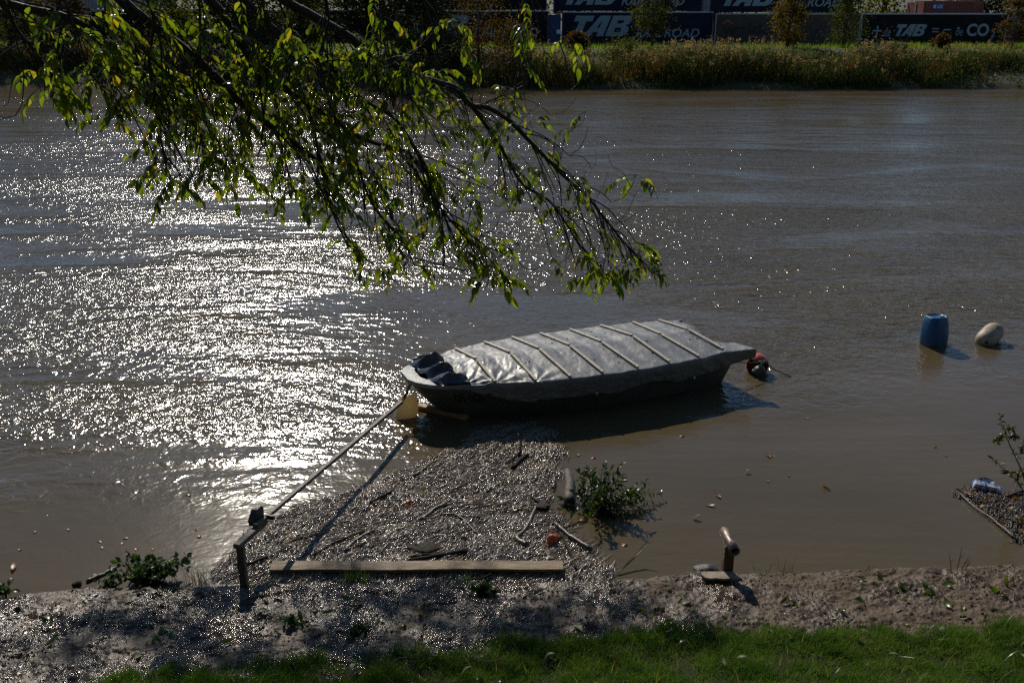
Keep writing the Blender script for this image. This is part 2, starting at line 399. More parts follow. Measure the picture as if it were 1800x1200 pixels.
for px, Y, zt, wid, lm, lab, low, nc, lf, x in [
    (1150, 82, 6.9, 3.2, LM_GREEN, "small dark green tree before the large TAB lettering, its trunk bare below", .26, 60, .17, None),
    (1391, 81, 7.2, 2.5, LM_GOLD, "slim golden orange tree before the brown curtain trailer", .05, 60, .16, None),
    (1492, 81, 6.6, 2.9, LM_GREEN, "loose olive green tree beside the plus de TAB trailer", .05, 48, .16, None),
    (1792, 80, 5.6, 2.2, LM_RUST, "brownish tree at the right end of the trailer row", .05, 40, .16, None),
    (645, 77, 12.5, 4.6, LM_DARK, "tall almost black tree rising behind the hanging ash branch", .12, 120, .25, None),
    (300, 79, 9.0, 4.2, LM_YG, "yellow green willow glowing behind the ash branch", .06, 90, .2, None),
    (415, 77, 11.0, 5.2, LM_DARK, "broad dark tree left of the tall black one", .08, 110, .25, None),
    (525, 80, 9.5, 4.4, LM_GREEN, "mid green tree between two dark trees on the far bank", .08, 90, .22, None),
    (745, 76, 8.8, 3.6, LM_DARK, "narrow dark tree right of the tall black one", .05, 90, .22, None),
    (105, 78, 7.6, 3.0, LM_RUST, "russet tree behind the leafy twigs at far left", .08, 70, .2, None),
    (10, 80, 9.6, 4.6, LM_GREEN, "green tree at the left end of the far bank", .08, 90, .22, None)]:
    tree("bank_tree", px, Y, zt, wid, lm, lab, "tree", "trees on the far bank", low, nc, lf)
for px, Y, h, wid, lm, lab, d in [
    (840, 72, 6.6, 5.2, LM_RUST, "big dark bush spotted with rust leaves at the far water's edge", 110),
    (775, 71.5, 3.4, 4.0, LM_DARK, "low black bush left of the rust spotted bush", 100),
    (905, 71, 3.9, 3.0, LM_RUST, "reddish bush below the white roof line of the trailers", 90),
    (1016, 77, 3.1, 1.5, LM_RUST, "small round russet shrub below the large TAB lettering", 60),
    (1665, 79, 2.85, 1.2, LM_RUST, "small pinkish brown shrub below the minus sign of the lettering", 50),
    (705, 71, 2.7, 3.2, LM_GREEN, "dull green bush under the ash branch tips", 80),
    (455, 72.5, 3.0, 4.2, LM_DARK, "wide dark bush low on the bank behind the ash twigs", 90),
    (215, 73.5, 3.3, 3.4, LM_RUST, "orange brown bush behind the ash twigs on the left", 80),
    (1105, 73, 2.5, 3.6, LM_GREEN, "dull green bush in the reeds below the upper trailers' gap", 80),
    (1215, 71.5, 1.9, 2.6, LM_DARK, "low dark bush in the reeds below the brown trailer's left end", 80),
    (1568, 73, 2.3, 4.4, LM_DARK, "wide low dark bush in the reeds below the plus sign", 80),
    (1335, 70, 1.7, 3.0, LM_GREEN, "low green bush at the waterline below the golden tree", 70),
    (1690, 70.5, 1.7, 3.6, LM_GREEN, "low green bush at the waterline below the CO2 lettering", 70),
    (60, 74, 2.9, 3.8, LM_DARK, "dark bush at the left end of the far shore", 80)]:
    tree("bank_bush", px, Y, h, wid, lm, lab, "bush", "bushes on the far bank", .02, 46, .15, d, 1.1)
bg = [(-58, 112, 15, 9), (-49, 118, 17, 10), (-40, 110, 15, 9), (-31, 116, 18, 10), (-22, 112, 16, 9), (-13, 118, 18, 10), (-4, 114, 17, 9), (5, 118, 18, 10), (14, 113, 16, 9),
      (23, 119, 18, 10), (31, 114, 14, 7.5), (36.5, 122, 15, 8), (44, 124, 17, 9), (51, 116, 15, 8), (57.5, 112, 16, 8.5), (66, 118, 17, 10)]
glab = ["tall tree beyond the containers, leftmost of the back row", "tree beyond the containers behind the far left bank", "tree beyond the containers left of the pale box", "tree beyond the containers behind the willow",
        "tree beyond the containers behind the broad dark tree", "tree beyond the containers behind the tall black tree", "tree beyond the containers behind the rust spotted bush", "tree beyond the upper container with the first lettering", "tree beyond the gap between the two upper containers",
        "tree beyond the right upper container", "golden green tree right of the upper containers' end", "dark green tree just left of the red container", "yellowish tree behind the red container", "green tree right of the red container", "yellow green tree above the right end of the black trailer", "tree beyond the containers, rightmost of the back row"]
for i, (x, Y, zt, w) in enumerate(bg):
    tree("background_tree", 0, Y, zt, w, [LM_GREEN, LM_DARK, LM_YG, LM_GREEN][i % 4] if i not in (10, 12, 14) else LM_YG, glab[i], "tree", "trees beyond the containers", .08, 70, .42, 75, 1.0, x)

# ------------------------------------------------------------------ containers and trailers of the rail yard
# unseen trees added behind the camera to block sky light from the near side
for i, (x_, y_, h_, w_) in enumerate([(-15, -7, 15, 10), (-6.5, -10, 17, 11), (3, -8.5, 15, 10), (12, -10, 17, 11), (21, -7, 15, 10)]):
    sky_blocker(x_, y_, h_, w_, ['leftmost', 'second from the left', 'middle', 'second from the right', 'rightmost'][i])

def flat_text(name, s, box, Yf, mat, parent, shear=0, bold=0, polys=None):
    """lettering fitted to a pixel box (x0,y0,x1,y1) on the wall at Y = Yf"""
    if polys is None:
        cu = bpy.data.curves.new(name, 'FONT'); cu.body = s; cu.offset = bold; cu.shear = shear; cu.extrude = .004
    else:
        cu = bpy.data.curves.new(name, 'CURVE'); cu.dimensions = '2D'; cu.fill_mode = 'BOTH'; cu.extrude = .004
        for pl in polys:
            sp = cu.splines.new('POLY'); sp.points.add(len(pl) - 1)
            for pnt, (a, b) in zip(sp.points, pl): pnt.co = (a + shear * b, b, 0, 1)
            sp.use_cyclic_u = True
    tmp = bpy.data.objects.new("tmp", cu); COL.objects.link(tmp)
    dg = bpy.context.evaluated_depsgraph_get()
    me = bpy.data.meshes.new_from_object(tmp.evaluated_get(dg)); me.name = name
    bpy.data.objects.remove(tmp); bpy.data.curves.remove(cu)
    v = np.zeros(len(me.vertices) * 3); me.vertices.foreach_get("co", v); v = v.reshape(-1, 3)
    a = at_y(box[0], box[3], Yf); b = at_y(box[2], box[1], Yf)
    lo, hi = v.min(0), v.max(0)
    w = np.zeros_like(v)
    w[:, 0] = a.x + (v[:, 0] - lo[0]) / (hi[0] - lo[0]) * (b.x - a.x)
    w[:, 2] = a.z + (v[:, 1] - lo[1]) / (hi[1] - lo[1]) * (b.z - a.z)
    w[:, 1] = Yf - .012 - v[:, 2]
    me.vertices.foreach_set("co", w.ravel().astype(np.float32)); me.materials.clear()
    o = link(name, me, mat, parent); settle(o); return o
T_ = [[(0, 1), (0, .72), (.22, .72), (.22, 0), (.5, 0), (.5, .72), (.74, .72), (.74, 1)]]
A_ = [[(.60, 0), (.98, 1), (1.42, 1), (1.42, 0), (1.14, 0), (1.14, .2), (.95, .2), (.88, 0)], [(1.03, .42), (1.14, .42), (1.14, .74)]]
B_ = [[(1.5, 0), (1.5, 1), (2.15, 1), (2.30, .92), (2.33, .76), (2.27, .6), (2.12, .53), (2.3, .45), (2.36, .26), (2.28, .07), (2.12, 0)],
      [(1.78, .62), (1.98, .62), (2.04, .7), (1.98, .78), (1.78, .78)], [(1.78, .2), (2.0, .2), (2.06, .3), (2.0, .41), (1.78, .41)]]
TAB = T_ + A_ + B_
C_BLUE = mat_simple("trailer_blue", (.006, .010, .022), (.010, .015, .030), .6, .6, .004, 3, .15)
C_BLACK = mat_simple("trailer_black", (.005, .006, .008), (.009, .010, .012), .6, .6, .004, 3, .12)
C_BROWN = mat_simple("curtain_brown", (.085, .066, .053), (.07, .054, .044), .5, .65, .004, 3, .15)
C_RED = mat_simple("container_red", (.20, .035, .022), (.15, .028, .02), .6, .5, .002, 8)
C_GREY = mat_simple("container_grey", (.24, .26, .30), (.20, .22, .26), .6, .5, .002, 8)
C_NAVY = mat_simple("container_end_blue", (.02, .05, .14), (.016, .04, .11), .9, .5)
C_RAIL = mat_simple("rail_galvanised", (.42, .43, .44), (.33, .34, .35), 2, .4)
C_LET = mat_simple("lettering_pale", (.24, .32, .35), (.20, .27, .30), 1.5, .55)
C_WHITE = mat_simple("sign_white", (.75, .77, .78), (.68, .7, .7), 1, .5)
C_ORANGE = mat_simple("sign_orange", (.50, .09, .03), (.42, .08, .03), 1, .55)
C_DARKLET = mat_simple("lettering_dark", (.006, .005, .006), (.008, .007, .007), 1, .5)
YF = 91.0
def container(name, cat, px0, px1, ytop, zb, mat, label, ribs=0.0, posts=True, rail=True, Yf=YF, group="trailers and containers of the rail yard", depth=2.5, post_mat=None):
    a = at_y(px0, ytop, Yf); b = at_y(px1, ytop, Yf); zt = a.z
    r = empty(name, ((a.x + b.x) / 2, Yf + depth / 2, zb), label, cat, group)
    mb = MB(); L = b.x - a.x
    if ribs:        # corrugated side: trapezoid profile swept upward
        nr = int(L / .28); prof = []
        for i in range(nr):
            x0 = a.x + .1 + (L - .2) * i / nr; st = (L - .2) / nr
            prof += [(x0, Yf + ribs), (x0 + st * .2, Yf), (x0 + st * .5, Yf), (x0 + st * .7, Yf + ribs)]
        prof = [(a.x, Yf)] + prof + [(b.x, Yf), (b.x, Yf + depth), (a.x, Yf + depth)]
        nn = len(prof); vs = [(x, y, zb) for x, y in prof] + [(x, y, zt) for x, y in prof]
        mb.add(vs, [(i, (i + 1) % nn, nn + (i + 1) % nn, nn + i) for i in range(nn)] + [tuple(range(nn, 2 * nn)), tuple(range(nn - 1, -1, -1))])
    else:           # curtain side: shallow vertical pleats
        nn = max(8, int(L / .3)); vs = []; 
        for i in range(nn + 1):
            x = a.x + L * i / nn; y = Yf + .015 * math.sin(i * 1.9) * (0 < i < nn)
            vs += [(x, y, zb), (x, y, zt)]
        for x in (b.x, a.x): vs += [(x, Yf + depth, zb), (x, Yf + depth, zt)]
        m = len(vs) // 2
        mb.add(vs, [(2 * i, 2 * ((i + 1) % m), 2 * ((i + 1) % m) + 1, 2 * i + 1) for i in range(m)] + [tuple(range(1, 2 * m, 2)), tuple(range(2 * m - 2, -1, -2))])
    settle(mb.build("body", mat, r))
    if rail:
        mb = MB(); mb.box(((a.x + b.x) / 2, Yf + .04, zt + .055), (L + .1, .16, .11)); settle(mb.build("roof_rail", C_RAIL, r))
    if posts:
        for x in (a.x - .045, b.x + .045):
            mb = MB(); mb.box((x, Yf + .02, (zb + zt) / 2), (.085, .14, zt - zb)); settle(mb.build("corner_post", post_mat or C_NAVY, r))
    return r
ZB = 1.55
lowA = container("rail_trailer", "trailer", 703, 962, 21, ZB, C_BLACK, "dark trailer behind the reddish bush, its white lettering half hidden")
flat_text("lettering", "", (722, 27, 825, 63), YF, C_LET, lowA, .32, polys=TAB)
flat_text("lettering", "RAIL ROAD", (832, 49, 946, 66), YF, C_LET, lowA, .25, .012)
lowB = container("rail_trailer", "trailer", 990, 1253, 23, ZB, C_BLUE, "dark blue trailer at ground level with TAB RAIL ROAD in full")
flat_text("lettering", "", (1008, 28, 1112, 64), YF, C_LET, lowB, .32, polys=TAB)
flat_text("lettering", "RAIL ROAD", (1117, 51, 1230, 66), YF, C_LET, lowB, .25, .012)
endA = container("container_end", "container", 965, 986, 26, ZB, C_NAVY, "narrow blue container end between the two lettered ground trailers", .05, False, False)
mb = MB(); c = at_y(982, 56, YF); mb.box((c.x, YF - .015, c.z), (.35, .02, .32)); settle(mb.build("notice", C_WHITE, endA))
lowC = container("rail_trailer", "trailer", 1260, 1512, 26, ZB, C_BROWN, "brown curtain trailer with weldom and an orange chevron", post_mat=C_RAIL)
flat_text("lettering", "weldom", (1268, 40, 1388, 61), YF, C_DARKLET, lowC, 0, .03)
flat_text("chevron", "", (1269, 34, 1290, 43), YF, C_ORANGE, lowC, 0, polys=[[(0, .1), (.5, 1), (1, .1), (.86, 0), (.5, .62), (.14, 0)]])
flat_text("panel", "", (1426, 45, 1455, 60), YF, C_DARKLET, lowC, 0, polys=[[(0, 0), (1, 0), (1, 1), (0, 1)]])
lowD = container("rail_trailer", "trailer", 1517, 1771, 26, ZB, C_BLACK, "black trailer reading plus de TAB equals minus de CO2", post_mat=C_RAIL)
for s_, bx_, b_ in [("+", (1533, 46, 1551, 63), 0), ("de", (1553, 48, 1567, 64), -.005), ("=", (1638, 50, 1650, 57), 0), ("-", (1658, 51.5, 1672, 54), 0), ("de", (1679, 48, 1694, 63), -.005), ("CO", (1698, 42, 1740, 64), .03), ("2", (1741, 55, 1750, 65), .01)]:
    flat_text("lettering", s_, bx_, YF, C_LET, lowD, .12 if s_ == "de" else 0, b_)
flat_text("lettering", "", (1574, 43, 1630, 64), YF, C_LET, lowD, .32, polys=TAB)
endD = container("container_end", "container", 1774, 1792, 27, ZB, C_NAVY, "blue container end with pale rungs right of the black trailer", .05, False, False)
for k in range(5):
    p = at_y(1783, 31 + k * 9.5, YF); mb = MB(); mb.box((p.x, YF - .03, p.z), (.75, .05, .12)); settle(mb.build("rung", C_GREY, endD))
lowE = container("rail_trailer", "trailer", 1796, 2060, 26, ZB, C_BLACK, "dark trailer cut off by the right edge of the picture")
lowF = container("rail_trailer", "trailer", 430, 694, 20, ZB, C_BLACK, "black trailer behind the thick of the ash branch")
lowG = container("rail_trailer", "trailer", 160, 424, 19, ZB, C_BLACK, "black trailer behind the willow and broad dark tree")
lowH = container("rail_trailer", "trailer", 20, 154, 19, ZB, C_BLUE, "blue trailer with a pale emblem behind the left twigs")
flat_text("emblem", "", (76, 32, 98, 47), YF, C_LET, lowH, .32, polys=TAB[:1] + TAB[1:3])
lowI = container("rail_container", "container", -130, 14, 19, ZB, C_RED, "rust red container at the left edge of the far bank", .05)
upA = container("stacked_trailer", "trailer", 975, 1235, -33, at_y(0, 20, YF).z, C_BLUE, "dark blue upper trailer stacked left of the pale gap", group="upper row of trailers")
flat_text("lettering", "", (994, -25, 1088, 9), YF, C_LET, upA, .32, polys=TAB)
flat_text("lettering", "RAIL ROAD", (1092, -5, 1204, 10), YF, C_LET, upA, .25, .012)
upB = container("stacked_trailer", "trailer", 1252, 1502, -31, at_y(0, 22, YF).z, C_BLUE, "dark blue upper trailer stacked right of the pale gap", group="upper row of trailers")
flat_text("lettering", "", (1272, -23, 1366, 11), YF, C_LET, upB, .32, polys=TAB)
flat_text("lettering", "RAIL ROAD", (1371, -3, 1479, 12), YF, C_LET, upB, .25, .012)
gapc = container("door_post", "container post", 1238, 1247, -32, at_y(0, 20, YF).z, C_GREY, "pale grey door post in the gap between the upper trailers", .0, False, False, YF + .3, depth=.4)
upC = container("stacked_trailer", "trailer", 700, 960, -33, at_y(0, 18, YF).z, C_BLACK, "black upper trailer above the half hidden lettering", group="upper row of trailers")
upD = container("stacked_container", "container", 20, 290, -33, at_y(0, 15, YF).z, C_GREY, "pale grey container stacked behind the left twigs", .05, group="upper row of trailers")
red = container("rail_container", "container", 1626, 1729, 2.2, 2.2, C_RED, "red container with a blue sign, standing behind the black trailer", .05, True, False, 103.0, post_mat=C_RED)
YR = 103.0
sg = flat_text("sign", "", (1639, 7, 1658, 16), YR, mat_simple("sign_blue", (.02, .07, .36), (.02, .06, .30), 1, .5), red, polys=[[(0, 0), (1, 0), (1, 1), (0, 1)]])
flat_text("sign_stripe", "", (1645.5, 9, 1657.5, 11), YR - .02, mat_simple("sign_yellow", (.7, .48, .04), (.65, .45, .04), 1, .5), red, polys=[[(0, .5), (1, 0), (1, 1)]])
flat_text("sign_lettering", "tb", (1640, 8.5, 1646, 15), YR - .02, C_WHITE, red, 0, .03)
flat_text("sign_lettering", "acon", (1648, 12, 1656.5, 15), YR - .02, C_WHITE, red, 0, .02)
end2 = container("rail_container", "container", 1612, 1623, 5, 2.2, C_RED, "end of a second red container left of the first", .05, True, False, 105.0, post_mat=C_GREY, group="red containers")

# ================================================================== THE COVERED BOAT
BO = at_z(930, 737, 0); BA = R(22.4)
boat = empty("covered_boat", BO, "flat grey boat moored under a grey tarpaulin held by wooden battens", "boat", None, BA)
HULL = mat_simple("hull_paint", (.09, .095, .078), (.065, .07, .06), 3, .5, .004, 12)
RIM = mat_simple("rim_paint", (.28, .29, .28), (.16, .17, .16), 6, .38, .002, 30)
VC = .85
Wt, Wv = [0, .012, .04, .08, .14, .2, .27, .36, .5, .65, .8, .92, 1], [.16, .3, .45, .55, .63, .70, .80, .92, 1, 1.02, .98, .90, .84]
LEV = [(-.25, -.55, 3.30, .70), (-.08, -.95, 3.42, .80), (.02, -1.12, 3.47, .84), (.18, -1.32, 3.51, .90), (.38, -1.50, 3.57, .96), (.56, -1.62, 3.62, 1.0)]
def sheer(t): return .05 * max(0, 1 - t / .25) ** 1.5
def hull_pt(t, side, k):
    """t 0..1 bow to stern, side -1 near / +1 far, k continuous level"""
    i = min(int(k), len(LEV) - 2); f = k - i
    z, u0, u1, B = [LEV[i][j] * (1 - f) + LEV[i + 1][j] * f for j in range(4)]
    z += sheer(t) * max(0, k) / 5
    return Vector((u0 + (u1 - u0) * t, VC + side * B * float(np.interp(t, Wt, Wv)), z))
ts = [0, .006, .014, .03, .05, .08, .12, .17, .23, .3, .4, .5, .6, .7, .8, .9, .96, 1]
mb = MB(); ring = [(t, 1) for t in reversed(ts)] + [(t, -1) for t in ts]; nr = len(ring)
vs = [hull_pt(t, s, k) for k in range(6) for t, s in ring]
fs = [(k * nr + i, k * nr + i + 1, (k + 1) * nr + i + 1, (k + 1) * nr + i) for k in range(5) for i in range(nr - 1)]
fs += [(k * nr + nr - 1, k * nr, (k + 1) * nr, (k + 1) * nr + nr - 1) for k in range(5)] + [tuple(range(nr - 1, -1, -1))]
mb.add(vs, fs)
hull = mb.build("hull", HULL, boat); m = hull.modifiers.new("skin", 'SOLIDIFY'); m.thickness = .03; m.offset = -1
mb = MB()                       # rubbing strake along the gunwale and a wide painted rim round the bow
vs = []; fs = []
for i, (t, s) in enumerate(ring):
    p = hull_pt(t, s, 5); q = Vector((1.0, VC, p.z)); d = (q - p); d.z = 0; d.normalize()
    w = .17 if t < .2 else .07
    vs += [p - d * .025 + Vector((0, 0, .03)), p + d * w + Vector((0, 0, .03)), p + d * w + Vector((0, 0, -.02)), p - d * .025 + Vector((0, 0, -.03))]
for i in range(nr - 1):
    for k in range(4): fs.append((4 * i + k, 4 * i + (k + 1) % 4, 4 * i + 4 + (k + 1) % 4, 4 * i + 4 + k))
mb.add(vs, fs); mb.build("rim", RIM, boat)
mb = MB(); vs = [hull_pt(t, s, 1.2) for t, s in ring]; mb.add(vs, [tuple(range(nr))]); mb.build("floor", HULL, boat)
# registration number painted on the bow
def hull_text(s, t0, t1, k0, k1, mat):
    cu = bpy.data.curves.new("registration", 'FONT'); cu.body = s; cu.shear = .25; cu.offset = .012
    tmp = bpy.data.objects.new("tmp", cu); COL.objects.link(tmp)
    me = bpy.data.meshes.new_from_object(tmp.evaluated_get(bpy.context.evaluated_depsgraph_get())); me.name = "registration"
    bpy.data.objects.remove(tmp); bpy.data.curves.remove(cu)
    xs = [v.co.x for v in me.vertices]; ys = [v.co.y for v in me.vertices]
    for v in me.vertices:
        t = t0 + (t1 - t0) * (v.co.x - min(xs)) / (max(xs) - min(xs)); k = k0 + (k1 - k0) * (v.co.y - min(ys)) / (max(ys) - min(ys))
        v.co = hull_pt(t, -1, k) + Vector((-.002, -.006, 0))
    me.materials.clear(); return link("registration", me, mat, boat)
hull_text("09 007", .085, .175, 3.45, 4.35, mat_simple("number_paint", (.012, .012, .012), (.02, .02, .02), 5, .6))

NEAR = [(-.89, .24), (-.49, .11), (.08, -.08), (.61, -.13), (1.13, -.16), (1.72, -.18), (2.28, -.15), (2.84, -.11), (3.36, .02)]
FARP = [(-.96, 1.46), (-.56, 1.69), (-.02, 1.80), (.48, 1.86), (1.0, 1.87), (1.54, 1.86), (2.11, 1.85), (2.71, 1.80), (3.18, 1.73)]
RID = [(-.97, .80), (-.52, .83), (.05, .86), (.53, .85), (1.04, .81), (1.59, .80), (2.17, .83), (2.68, .80), (3.2, .82)]
ZR = [.69, .72, .735, .74, .735, .725, .74, .71, .72]; ZE = .615
bu = [p[0] for p in RID]
def tarp_z(u, q):
    """q -1 near edge .. 0 ridge .. 1 far edge"""
    zr = np.interp(u, [-1.25] + bu + [3.75], [.66] + ZR + [.62])
    z = ZE + (zr - ZE) * (1 - np.abs(q)) + .012 * (1 - q * q)
    d = np.min(np.abs(np.asarray(u)[..., None] - np.array(bu)), -1)
    return z - .017 * np.clip(d / .27, 0, 1) ** 1.4 * (1 - .4 * np.abs(q))
nu, nq = 300, 120
us = np.linspace(0, 1, nu); qs = np.linspace(-1.62, 1.5, nq)
UU, QQ = np.meshgrid(us, qs, indexing='ij')
qc = np.clip(QQ, -1, 1); over = np.clip(np.abs(QQ) - 1, 0, None)
u_mid = -1.16 + UU * (3.66 + 1.16)
vn = np.interp(u_mid, [-1.3] + [p[0] for p in NEAR] + [3.75], [.36] + [p[1] for p in NEAR] + [.08]) - .035
vf = np.interp(u_mid, [-1.3] + [p[0] for p in FARP] + [3.75], [1.32] + [p[1] for p in FARP] + [1.62]) + .035
vr = np.interp(u_mid, [-1.3] + bu + [3.75], [.82] + [p[1] for p in RID] + [.8])
vv = np.where(qc < 0, vr + (vn - vr) * -qc, vr + (vf - vr) * qc)
zz = tarp_z(u_mid, qc)
uu = u_mid + np.where(qc < 0, .04, -.06) * np.abs(qc)
tail = np.clip((UU - .86) / .14, 0, 1)
uu = uu + .14 * np.clip(-qc, 0, 1) ** 3 * tail ** 1.5 - .10 * np.clip(qc, 0, 1) * tail
vv = vv - .22 * np.clip(-qc, 0, 1) ** 4 * tail ** 2
zz = zz + .05 * np.clip(-qc, 0, 1) ** 3 * tail ** 2 - .12 * tail ** 3 * np.clip(1 - ((qc + .1) / .55) ** 2, 0, 1)
# creases: long pulls running off the batten ends plus small crumple
cre = .007 * perlin(uu * 2.2 + vv * 2.2, uu * 5.5 - vv * 3.0, 101) * (.3 + np.clip(1.3 - UU * 4, 0, 1) + .9 * np.clip((np.abs(qc) - .55) / .45, 0, 1))
cre = cre + .006 * perlin(uu * 6 + vv * 4, uu * 14 - vv * 9, 103) * (.3 + 1.2 * np.clip(1 - UU * 3.2, 0, 1) + tail) + 0.0012 * fbm(uu * 24, vv * 24, 2, 107)
for (pu, pv) in NEAR[:3]:      # radiating pulls from the first three batten feet
    du, dv = uu - pu, vv - pv; rr = np.hypot(du, dv); an = np.arctan2(dv, du)
    cre = cre + .012 * np.cos(an * 11 + pu * 5) * np.exp(-(rr / .45) ** 2) * np.clip(rr / .1, 0, 1)
zz = zz + cre
# the skirt falls over the gunwale with folds and a ragged hem
hem = .34 * (.85 + .3 * perlin(u_mid * 1.3, QQ * 0, 109)) * np.clip(UU * 4.5 - .02, .06, 1) * np.where(QQ < 0, 1 - .50 * tail, 1)
drop = over / .62 * hem
fold = .030 * perlin(u_mid * 3.2, zz * 0 + QQ * 1.5, 113) * np.clip(over / .3, 0, 1) + .022 * perlin(u_mid * 9, drop * 11, 117) * np.clip(over / .15, 0, 1)
zz = zz - drop - .02 * np.clip(over / .1, 0, 1)
sgn = np.sign(QQ)
vv = vv + sgn * (.012 * np.clip(over / .08, 0, 1) + np.abs(fold) * .8) - sgn * drop * .20
V = np.stack([uu, vv, zz], -1).reshape(-1, 3)
t = NT("tarpaulin_grey"); v = t.coord()
cr_ = t.math('ABSOLUTE', t.math('SUBTRACT', t.noise(t.coord((5, 9, 6), rot=(0, 0, .6)), 1, 3, .6, 1.4), .5))
tb = t.math('ADD', t.math('ADD', t.math('MULTIPLY', t.noise(v, 14, 5, .65, .8), .35), t.math('MULTIPLY', cr_, -1.6)), t.math('MULTIPLY', t.noise(t.coord((60, 22, 40), rot=(0, 0, .5)), 1, 2), .12))
dirt = t.noise(v, 2.4, 6, .7)
TARP = t.set(t.ramp(dirt, [(.33, (.135, .140, .142)), (.6, (.175, .180, .180)), (.8, (.155, .145, .118))]), t.mapr(t.noise(v, 5, 4), .3, .7, .34, .52), .5, 0, 1.45, t.bump(tb, .008, .6))
tarp = link("tarpaulin", arr_mesh("tarpaulin", V, grid_faces(nu, nq)), TARP, boat, True)
tarp.modifiers.new("cloth", 'SOLIDIFY').thickness = .005
EYE = mat_simple("eyelet_metal", (.6, .6, .58), (.4, .4, .38), 20, .35, metal=.8)
for u_ in (1.02, 2.72):
    mb = MB(); p = Vector((u_, -.19, .33)); mb.lathe([(.008, -.004), (.018, -.004), (.018, .004), (.008, .004)], 12, Matrix.Translation(p) @ Matrix.Rotation(R(78), 4, 'X')); mb.build("eyelet", EYE, tarp)
BAT = mat_simple("batten_wood", (.56, .49, .37), (.40, .35, .25), 9, .7, .004, 60, stretch=(1, 1, 1))
SCR = mat_simple("screw_heads", (.05, .045, .04), (.03, .03, .03), 9, .5)
for i in range(9):
    nn_, ff_, rr_ = NEAR[i], FARP[i], RID[i]
    for e, sg_ in ((nn_, -1), (ff_, 1)):
        a = Vector((e[0], e[1] + .01 * -sg_, ZE + .030)); b = Vector((rr_[0], rr_[1] + .03 * sg_, ZR[i] + .030))
        a.z += random.uniform(-.004, .006); mb = MB(); mb.beam(a, b, .044, .022)
        for q in (.08, .5, .92):
            p = a.lerp(b, q); mb.box(p + Vector((0, 0, .0125)), (.012, .012, .004), mi=1)
        mb.build("batten", [BAT, SCR], boat)
# the loose end of the tarpaulin, bunched over the bow
nA, nB = 70, 60
AA, BB = np.meshgrid(np.linspace(0, 1, nA), np.linspace(0, 1, nB), indexing='ij')
v0 = 1.36 - AA * 1.16
prof_u = np.interp(BB, [0, .2, .4, .55, .75, 1], [-1.02, -1.05, -1.17, -1.27, -1.30, -1.36])
prof_z = np.interp(BB, [0, .2, .4, .55, .75, 1], [.66, .76, .80, .74, .68, .62])
tri = np.abs(((AA * 3.3 + .12 + .16 * BB) % 1) * 2 - 1)
env = np.clip(np.sin(np.pi * np.clip(BB, .02, .98)), 0, 1) ** .55
high = np.interp(AA, [0, .12, .3, .5, .75, 1], [.16, .27, .21, .20, .17, .06])
pz = .615 + env * (.035 + high * tri ** 1.3) + .018 * perlin(AA * 5, BB * 4, 129) + .006 * fbm(AA * 12, BB * 9, 2, 131)
pu = np.interp(BB, [0, .3, .6, 1], [-.98, -1.10, -1.26, -1.42]) + .10 * env * (tri - .5) + .05 * perlin(AA * 3, BB * 2, 125) + .16 * AA * AA
pv = v0 + .05 * env * np.sin(AA * 21) + .03 * perlin(AA * 4 + 9, BB * 4, 127)
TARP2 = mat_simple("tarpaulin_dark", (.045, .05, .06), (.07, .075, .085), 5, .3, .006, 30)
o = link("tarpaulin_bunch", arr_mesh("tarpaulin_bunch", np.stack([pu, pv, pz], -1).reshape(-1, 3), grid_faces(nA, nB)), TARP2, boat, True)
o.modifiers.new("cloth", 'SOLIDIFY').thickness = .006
# crumbs of bark and seeds lying on the cover
mb = MB()
for i in range(26):
    i_, j_ = random.randrange(60, 280), random.randrange(34, 92)
    p = Vector((uu[i_, j_], vv[i_, j_], zz[i_, j_] + .008)); an = random.uniform(0, 3)
    mb.box(p, (random.uniform(.015, .05), .012, .008), Matrix.Rotation(an, 3, 'Z'))
o = mb.build("crumbs", mat_simple("bark_crumbs", (.03, .022, .015), (.05, .035, .02), 9, .8)); o.matrix_world = boat.matrix_basis.copy()
tag(o, "dark crumbs of bark scattered over the grey tarpaulin", "litter", kind="stuff")

# ================================================================== MOORINGS AND FLOATS
W_OLD = mat_simple("weathered_timber", (.16, .13, .10), (.09, .07, .055), 5, .6, .006, 40, stretch=(1, 4, 4))
W_BROWN = mat_simple("brown_timber", (.25, .165, .075), (.12, .08, .042), 4, .62, .006, 36, stretch=(.6, 5, 5))
RUSTY = mat_simple("rusty_steel", (.075, .042, .026), (.11, .06, .035), 14, .55, .006, 50)
DARKST = mat_simple("dark_steel", (.025, .02, .018), (.05, .035, .028), 14, .5, .006, 50)
GREENROPE = mat_simple("green_rope", (.02, .17, .11), (.015, .11, .08), 60, .7, .004, 200)
BROWNROPE = mat_simple("brown_rope", (.06, .05, .03), (.04, .032, .02), 60, .8, .004, 200)
# left mooring post with a bracket, and the long spar running out to the bow
pb = at_z(429, 1022, .06); ptop = .50
mb = MB(); mb.box((0, 0, ptop / 2 - .2), (.075, .085, ptop + .4))
post = mb.build("mooring_post", W_OLD, None, bevel=.006); post.location = pb - Vector((0, 0, .06)); tag(post, "dark square post in the mud holding the shore end of the spar", "post")
A = Vector((pb.x - .02, pb.y - .08, ptop + .035)); Bp = at_z(706, 706, .34)
d = (Bp - A); sidev = Vector((0, 0, 1)).cross(d.normalized()).normalized()
spar = empty("mooring_spar", A, "long grey timber spar slanting from the mud post out to the boat's bow", "spar")
mb = MB(); q1 = A + d * .13; mb.beam(A, q1, .075, .055); settle(mb.build("shore_board", W_OLD, spar, bevel=.005))
mb = MB(); q0 = A + d * .085 + Vector((0, 0, .052)) + sidev * -.01; mb.beam(q0, Bp + Vector((0, 0, .0)), .055, .045); settle(mb.build("pole", W_OLD, spar, bevel=.006))
